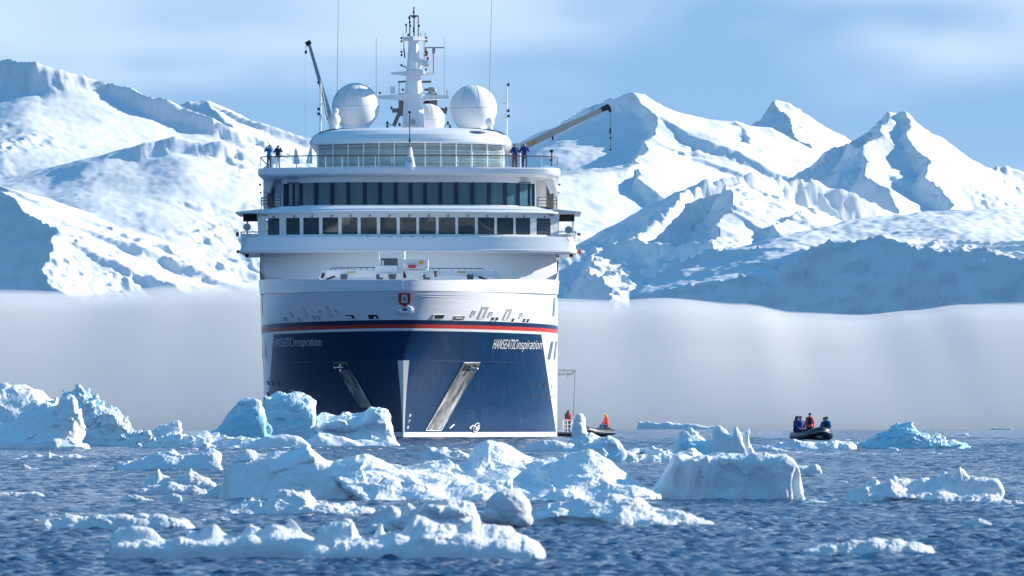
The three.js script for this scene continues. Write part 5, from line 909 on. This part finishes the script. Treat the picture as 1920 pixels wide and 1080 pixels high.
berg('iceberg', 'largest white floe across the middle with a shaded blue left face and pitted slope', B, 938, 0.5, [
  { top: [[424, 932], [432, 890], [444, 858], [460, 848], [480, 852], [505, 850], [540, 851], [560, 849], [574, 839], [590, 850], [615, 856], [660, 852], [700, 850], [740, 858], [780, 867], [830, 872], [870, 872], [930, 868], [990, 870], [1050, 862], [1090, 856], [1130, 858], [1158, 876], [1188, 904], [1216, 934]], p: 1.15, z: -0.2, rz: 1.1, lean: 0.2 },
  { top: [[860, 900], [880, 858], [890, 843], [905, 832], [925, 826], [945, 828], [970, 838], [1000, 852], [1040, 880], [1060, 900]], z: -0.35, rz: 0.8, p: 1.3 }, { top: [[1000, 930], [1020, 890], [1060, 868], [1100, 860], [1132, 862], [1160, 882], [1190, 908], [1212, 932]], p: 1.4, z: 0.15, rz: 0.8 },
  { tri: [[440, 858, -0.12], [575, 846, 0.02], [510, 934, 0.12]], line: [[570, 838], [668, 936]] },
  ...[[770, 874], [838, 886], [945, 862], [968, 884], [978, 905], [988, 892], [930, 894], [905, 880], [1005, 890], [1012, 914], [952, 908], [880, 900], [700, 880], [1030, 905]].map(([x, y], i) => ({ e: [x, y, 9 + (i % 3) * 3, 7], z: -0.2 + 1.1 * (1 - (937 - y) / (x > 860 && x < 1020 ? 96 : 76)), rz: 0.07, cut: 1 })),
  { e: [690, 912, 48, 5], z: 0.55, rz: 0.14, rot: 0.5, cut: 1 }], { rough: 0.65, sharp: 0.4, seedN: 15, cells: 1.15 });
berg('ice_floe', 'grey white ice floe with a dark shaded hollow in front of the big floe, left', FL, 964, 0.4, [{ top: [[422, 960], [440, 950], [462, 940], [500, 934], [520, 924], [550, 920], [575, 926], [592, 942], [620, 946], [660, 944], [690, 952], [700, 962]], p: 1.7 }], { rough: 1.1, seedN: 16 });
berg('ice_floe', 'rounded pile of ice blocks standing behind the right half of the nearest floe', FL, 1000, 0.45, [
  { top: [[680, 998], [700, 978], [740, 970], [800, 966], [860, 962], [900, 980], [908, 998]], p: 3, rz: 0.9 },
  { top: [[694, 985], [700, 962], [714, 949], [736, 946], [750, 956], [760, 980]], p: 2, z: 0.1, rz: 0.5, k: 0.35 }, { top: [[742, 975], [752, 950], [764, 945], [778, 952], [790, 972]], p: 2, z: -0.1, rz: 0.4, k: 0.35 },
  { top: [[785, 975], [796, 944], [815, 936], [845, 934], [872, 938], [890, 948], [897, 966], [900, 985]], p: 1.9, z: -0.1, rz: 0.7, k: 0.35 }, { e: [835, 962, 48, 15], z: 0.5, rz: 0.3, rot: -0.12, k: 0.3 }, { e: [770, 980, 50, 12], z: 0.7, rz: 0.25, k: 0.4 }], { rough: 0.9, sharp: 0.6, seedN: 17 });
berg('iceberg', 'nearest ice floe, left half of the front row, low with two pointed fins', B, 1048, 0.26, [
  { top: [[206, 1044], [212, 1022], [225, 1012], [300, 1016], [345, 1012], [420, 1010], [470, 1004], [540, 1004], [590, 1012], [612, 1046]], p: 4, z: 0.1, rz: 0.9 },
  { top: [[208, 1030], [211, 1000], [218, 993], [245, 990], [285, 991], [297, 1000], [310, 1014]], p: 3, z: -0.1, rz: 0.6, k: 0.4 },
  { top: [[330, 1020], [348, 1006], [353, 996], [360, 998], [378, 994], [386, 986], [400, 985], [415, 996], [440, 1008], [470, 1016]], p: 1.6, z: -0.05, rz: 0.7, k: 0.4 },
  { top: [[440, 1016], [462, 990], [470, 983], [482, 984], [500, 990], [525, 988], [552, 992], [575, 1000], [598, 1016]], p: 1.5, z: -0.15, rz: 0.8, k: 0.4 },
  { top: [[532, 1005], [537, 965], [543, 966], [562, 984], [574, 1004]], p: 1.6, z: -0.35, rz: 0.14, lean: 0.3, k: 0.2 }], { rough: 0.65, sharp: 0.35, seedN: 18, cells: 1.1 });
berg('iceberg', 'nearest ice floe, right half of the front row, with a smooth sloping right end', B, 1049, 0.36, [
  { top: [[580, 1046], [596, 1020], [640, 1010], [700, 1010], [760, 1002], [830, 996], [900, 1004], [960, 1012], [1000, 1024], [1016, 1046]], p: 3.4, z: 0.15, rz: 0.85 },
  { top: [[588, 1020], [602, 994], [620, 981], [645, 978], [668, 984], [684, 1004], [692, 1018]], p: 2.2, z: 0.0, rz: 0.45, lean: -0.3, k: 0.4 },
  { top: [[700, 1012], [706, 1000], [712, 990], [719, 1000], [726, 1006], [745, 1000], [765, 1012]], p: 1.8, z: -0.1, rz: 0.3, k: 0.3 },
  { top: [[750, 1015], [764, 978], [775, 971], [800, 974], [840, 984], [890, 1000], [920, 1018]], p: 1.7, z: 0.1, rz: 0.7, k: 0.5 },
  { top: [[840, 1020], [862, 986], [885, 972], [910, 978], [945, 989], [980, 1000], [1004, 1014], [1014, 1040]], p: 1.5, z: -0.05, rz: 0.95, k: 0.5 },
  { e: [818, 1026, 13, 9], z: 0.8, rz: 0.12 }, { e: [800, 1014, 8, 5], z: 0.75, rz: 0.1 }, { e: [868, 1010, 11, 6], z: 0.66, rz: 0.12 }, { e: [838, 1000, 16, 7], z: 0.5, rz: 0.15 }], { rough: 0.75, sharp: 0.4, seedN: 19, cells: 1.1 });
berg('ice_floe', 'single rounded ice boulder right of the block pile', FL, 990, 0.8, [{ e: [953, 955, 43, 38], rz: 0.8 }, { e: [925, 968, 24, 16], z: 0.3, rz: 0.4 }, { e: [975, 975, 24, 16], z: 0.2, rz: 0.5 }], { rough: 0.8, seedN: 20 });
berg('ice_floe', 'long snow floe tapering to a point at its right end, right of the boulder', FL, 984, 0.35, [{ top: [[985, 980], [1005, 956], [1030, 944], [1060, 936], [1110, 930], [1160, 926], [1195, 932], [1225, 946], [1270, 958], [1320, 968], [1335, 978]], p: 1.3 }, { e: [1060, 980, 80, 16], z: 0.95, rz: 0.35, cut: 1, ice: 0.5 }], { rough: 0.9, sharp: 0.4, seedN: 21 });
berg('iceberg', 'blocky tabular ice piece with a sheer shaded blue front face, right of centre', B, 937, 0.42, [
  { top: [[1221, 934], [1230, 918], [1246, 888], [1256, 868], [1264, 857], [1275, 853], [1300, 856], [1340, 854], [1400, 852], [1450, 854], [1474, 857], [1488, 866], [1496, 884], [1500, 905], [1506, 934]], p: 9, ice: 0.25 },
  { e: [1270, 868, 14, 14], z: 0.5, rz: 0.4 }, { e: [1297, 880, 12, 24], z: 0.93, rz: 0.1, rot: 0.15 }, { e: [1322, 892, 9, 40], z: 0.95, rz: 0.1 }, { e: [1465, 872, 26, 14], z: 0.8, rz: 0.2 }, { e: [1452, 895, 7, 20], z: 0.95, rz: 0.09, rot: -0.3 }, { e: [1462, 922, 9, 16], z: 0.95, rz: 0.12, rot: 0.2 },
  { e: [1275, 905, 16, 34], z: 1.1, rz: 0.26, cut: 1, ice: 0.2 }, { e: [1310, 905, 9, 34], z: 1.02, rz: 0.12, cut: 1, ice: 0.25 }, { e: [1365, 902, 32, 38], z: 1.1, rz: 0.26, cut: 1, ice: 0.4 }, { e: [1420, 906, 30, 36], z: 1.1, rz: 0.24, cut: 1, ice: 0.4 }, { e: [1490, 910, 14, 38], z: 1.02, rz: 0.3, cut: 1, ice: 0.2 },
  ...[1345, 1385, 1398, 1440].map((x, i) => ({ e: [x, 890 + i * 4, 3, 30], z: 0.98, rz: 0.05, cut: 1, ice: 0.4 }))], { rough: 0.6, sharp: 0.35, seedN: 22, cells: 1.15 });
berg('ice_floe', 'small white tongue of ice sticking out behind the sheer block', FL, 888, 0.4, [{ top: [[1470, 886], [1490, 872], [1515, 874], [1530, 870], [1538, 876], [1540, 886]], p: 2 }], { rough: 0.9, seedN: 23 });
berg('iceberg', 'group of white ice fins and blue slopes behind the sheer block', B, 862, 0.4, [{ top: [[1190, 850], [1215, 838], [1240, 842], [1270, 848], [1300, 852], [1340, 860]], p: 1.8, ice: 0.4 }, { top: [[1258, 858], [1270, 836], [1290, 822], [1318, 824], [1345, 830], [1370, 836], [1395, 826], [1410, 832], [1414, 858]], p: 2.6, rz: 0.42, ice: 0.25 }, { top: [[1266, 856], [1274, 812], [1282, 806], [1300, 808], [1320, 822], [1340, 845], [1350, 858]], p: 2.4, z: -0.2, rz: 0.4, ice: 0.3, k: 0.3 }, { top: [[1328, 858], [1334, 812], [1341, 796], [1349, 797], [1360, 804], [1368, 814], [1378, 828], [1390, 858]], p: 2.2, z: 0.15, rz: 0.35, ice: 0.15, k: 0.3 }, { top: [[1368, 858], [1373, 820], [1376, 799], [1381, 797], [1389, 815], [1398, 858]], p: 2.5, z: 0.35, rz: 0.22, k: 0.3 }, { top: [[1376, 858], [1388, 816], [1396, 807], [1412, 808], [1409, 835], [1406, 860]], p: 2.5, z: 0.05, rz: 0.3, ice: 0.2, k: 0.3 }, { e: [1302, 842, 34, 11], z: 0.5, rz: 0.3, rot: -0.38, ice: 0.7, k: 0.3 }], { rough: 0.9, sharp: 0.6, seedN: 24 });
berg('iceberg', 'slender white ice pillar standing beside the black boat', B, 836, 0.9, [{ e: [1087, 790, 11, 15], rz: 0.5 }, { e: [1086, 812, 14, 30], rz: 0.7, ice: 0.25 }, { e: [1095, 822, 10, 16], z: 0.2, rz: 0.5 }, { e: [1086, 832, 24, 12], rz: 1 }], { rough: 0.7, seedN: 25, sharp: 0.4, cells: 1.2 });
berg('iceberg', 'knobbly white and blue iceberg at the foot of the slender pillar', B, 866, 0.35, [{ top: [[1058, 856], [1075, 838], [1090, 824], [1105, 818], [1120, 826], [1132, 822], [1150, 824], [1166, 836], [1172, 850], [1210, 846], [1260, 848], [1300, 846], [1330, 862]], p: 1.9 }, { e: [1140, 840, 24, 22], z: 0.4, rz: 0.35, ice: 0.45 }, { e: [1102, 838, 28, 18], z: 0.2, rz: 0.5, ice: 0.15 }, { e: [1146, 842, 9, 12], z: 0.8, rz: 0.2, cut: 1, ice: 0.9 }], { rough: 1.1, sharp: 0.6, seedN: 26 });
berg('ice_floe', 'flat white floe right beside the bow, left of the knobbly iceberg', FL, 847, 0.3, [{ top: [[975, 844], [1000, 832], [1020, 824], [1045, 825], [1075, 833], [1082, 844]], p: 1.7 }], { rough: 0.7, seedN: 27 });
berg('ice_floe', 'small lumpy floe in the dark water below the stem', FL, 861, 0.4, [{ top: [[788, 859], [800, 846], [810, 838], [822, 841], [832, 838], [845, 846], [862, 845], [876, 850], [881, 859]], p: 1.8 }], { rough: 1.2, seedN: 28 });
berg('ice_floe', 'low white floe in front of the right hand boat', FL, 843, 0.25, [{ top: [[1430, 842], [1455, 831], [1480, 826], [1500, 828], [1525, 833], [1560, 826], [1585, 828], [1604, 841]], p: 1.7 }, { e: [1480, 836, 18, 6], z: 0.8, rz: 0.3, cut: 1 }], { rough: 1.2, seedN: 29 });
berg('iceberg', 'bright blue iceberg with a craggy crest on the right', B, 842, 0.4, [{ top: [[1602, 840], [1625, 832], [1640, 822], [1658, 808], [1668, 803], [1680, 798], [1700, 796], [1712, 797], [1722, 808], [1745, 812], [1760, 818], [1780, 832], [1818, 841]], p: 1.8, ice: 0.7 }, { e: [1690, 822, 34, 20], z: 0.5, rz: 0.3, ice: 0.9 }, { e: [1745, 828, 26, 13], z: 0.4, rz: 0.3, ice: 0.1 }], { rough: 1.4, sharp: 0.9, seedN: 30 });
berg('ice_floe', 'small white chunk at the waterline of the bright blue iceberg', FL, 845.5, 0.3, [{ top: [[1656, 845], [1668, 838], [1682, 840], [1686, 845]], p: 1.8 }], { rough: 1, seedN: 31 });
berg('iceberg', 'bulky white floe with rounded lobes in the water at the right', B, 941, 0.3, [{ top: [[1580, 938], [1592, 922], [1605, 914], [1628, 910], [1636, 902], [1645, 911], [1668, 906], [1700, 918], [1760, 922], [1820, 928], [1868, 934]], p: 1.7, z: 0.3, rz: 0.7 }, { top: [[1666, 930], [1670, 902], [1678, 891], [1690, 893], [1705, 897], [1740, 892], [1775, 890], [1790, 902], [1805, 925]], p: 2.2, z: -0.2, rz: 0.6 }, { top: [[1786, 930], [1792, 892], [1799, 876], [1808, 880], [1818, 890], [1835, 893], [1848, 892], [1872, 896], [1881, 912], [1874, 932]], p: 2.4, z: -0.2, rz: 0.5 }, { e: [1862, 914, 18, 20], z: 0, rz: 0.3, ice: 0.2 }, { e: [1690, 938, 40, 7], z: 1.05, rz: 0.3, cut: 1 }], { rough: 0.9, sharp: 0.5, seedN: 32, cells: 1.1 });
berg('ice_floe', 'thin wash of ice trailing right of the bulky lobed floe', FL, 946, 0.25, [{ top: [[1850, 945], [1875, 937], [1900, 939], [1935, 944]], p: 1.6 }], { rough: 1.2, seedN: 33 });
berg('ice_floe', 'flat pale slab of ice at lower right, nearest on that side', FL, 1038, 0.25, [{ top: [[1503, 1034], [1530, 1022], [1580, 1016], [1640, 1010], [1690, 1012], [1745, 1024], [1750, 1034]], p: 1.6 }], { rough: 0.7, seedN: 34 });
berg('ice_floe', 'little grey white ice chunk above the flat slab at lower right', FL, 986, 0.35, [{ top: [[1803, 984], [1822, 974], [1836, 971], [1852, 978], [1860, 984]], p: 1.7 }], { rough: 1, seedN: 35 });
berg('ice_floe', 'long low floe left of the nearest floes, thin at its left end', FL, 992, 0.22, [{ top: [[88, 976], [120, 968], [150, 970], [180, 966], [210, 964], [260, 964], [310, 967], [345, 974], [361, 984]], p: 1.8 }], { rough: 0.7, seedN: 36 });
berg('ice_floe', 'thin flat strip of ice at the left edge in open water', FL, 931, 0.2, [{ top: [[-30, 928], [10, 922], [40, 924], [70, 921], [84, 928]], p: 1.7 }], { rough: 0.8, seedN: 37 });
berg('ice_floe', 'very small ice scrap above the thin strip at the left', FL, 881, 0.3, [{ top: [[38, 879], [45, 869], [55, 875], [78, 879]], p: 1.7 }], { rough: 0.9, seedN: 38 });
berg('ice_floe', 'thin sheet of ice just below the slab faced iceberg at left', FL, 859, 0.25, [{ top: [[40, 857], [58, 851], [85, 854], [95, 846], [104, 853], [130, 851], [160, 857]], p: 1.7 }], { rough: 1.1, seedN: 39 });
berg('ice_floe', 'tiny floe under the block with foam, right of the tapering floe', FL, 944, 0.3, [{ top: [[1500, 943], [1520, 937], [1545, 940], [1562, 943]], p: 1.7 }], { rough: 1, seedN: 40 });
berg('iceberg', 'distant flat topped white iceberg on the horizon behind the ice fins', B, 805.2, 0.12, [{ top: [[1195, 805], [1196, 791], [1215, 791], [1235, 793], [1258, 791], [1275, 795], [1292, 796], [1340, 800], [1350, 805]], p: 4 }], { rough: 0.5, seedN: 41 });
berg('iceberg', 'distant scrap of white ice on the horizon at far right', B, 806.5, 0.12, [{ top: [[1853, 806], [1862, 801], [1880, 803], [1893, 801], [1900, 806]], p: 2 }], { rough: 0.8, seedN: 42 });
berg('ice_floe', 'small white floe on the far water above the bright blue iceberg, right', FL, 818, 0.2, [{ top: [[1780, 817], [1795, 813], [1810, 811], [1818, 817]], p: 2 }], { rough: 1, seedN: 43 });
berg('ice_floe', 'sunlit strip of ice on the water right of the white ice fins', FL, 846, 0.2, [{ top: [[1412, 845], [1430, 836], [1450, 838], [1478, 845]], p: 1.7 }], { rough: 1, seedN: 44 });
// crumbs of brash ice scattered between the floes
{
  const list = [], spots = [];
  for (const [px, py, sx, n] of [[180, 858, 160, 26], [300, 880, 180, 10], [820, 842, 120, 22], [760, 838, 60, 10], [930, 838, 60, 16], [1560, 850, 260, 26], [1750, 838, 160, 14], [1650, 900, 240, 10], [1580, 943, 60, 14], [1880, 944, 50, 12], [420, 968, 60, 10], [120, 976, 60, 10], [1250, 868, 60, 10], [1180, 938, 60, 12], [1500, 985, 120, 6], [640, 842, 120, 18], [1700, 826, 200, 14], [480, 843, 160, 18]]) for (let i = 0; i < n; i++) spots.push([px + rnd(-1, 1) * sx, py + rnd(-1, 1) * (py - 800) * 0.06, rnd(1.2, 5)]);
  for (const [px, py, r] of spots) {
    const d = depthOf(py), u = d / F, g = new THREE.IcosahedronGeometry(r * u, 2), p = g.attributes.position, sq = rnd(0.2, 0.45), st = rnd(1, 2.6);
    for (let i = 0; i < p.count; i++) { const x = p.getX(i) / (r * u), y = p.getY(i) / (r * u), z = p.getZ(i) / (r * u), k = 1 + 0.5 * noise(x * 1.6 + px, y * 1.6, z * 1.6 + py); p.setXYZ(i, p.getX(i) * k * st, p.getY(i) * k * sq, p.getZ(i) * k * st); }
    g.computeVertexNormals(); g.translate((px - 960) * u, 0.01, -d); list.push(g);
  }
  tag(mesh('brash_ice', list, std(lin(0.84, 0.87, 0.90), 0.7)), 'small crumbs of white brash ice floating between the floes', 'brash ice', null, 'stuff');
}

scene.traverse((o) => { if (o.material) o.material.side = THREE.DoubleSide; });
renderer.render(scene, camera);
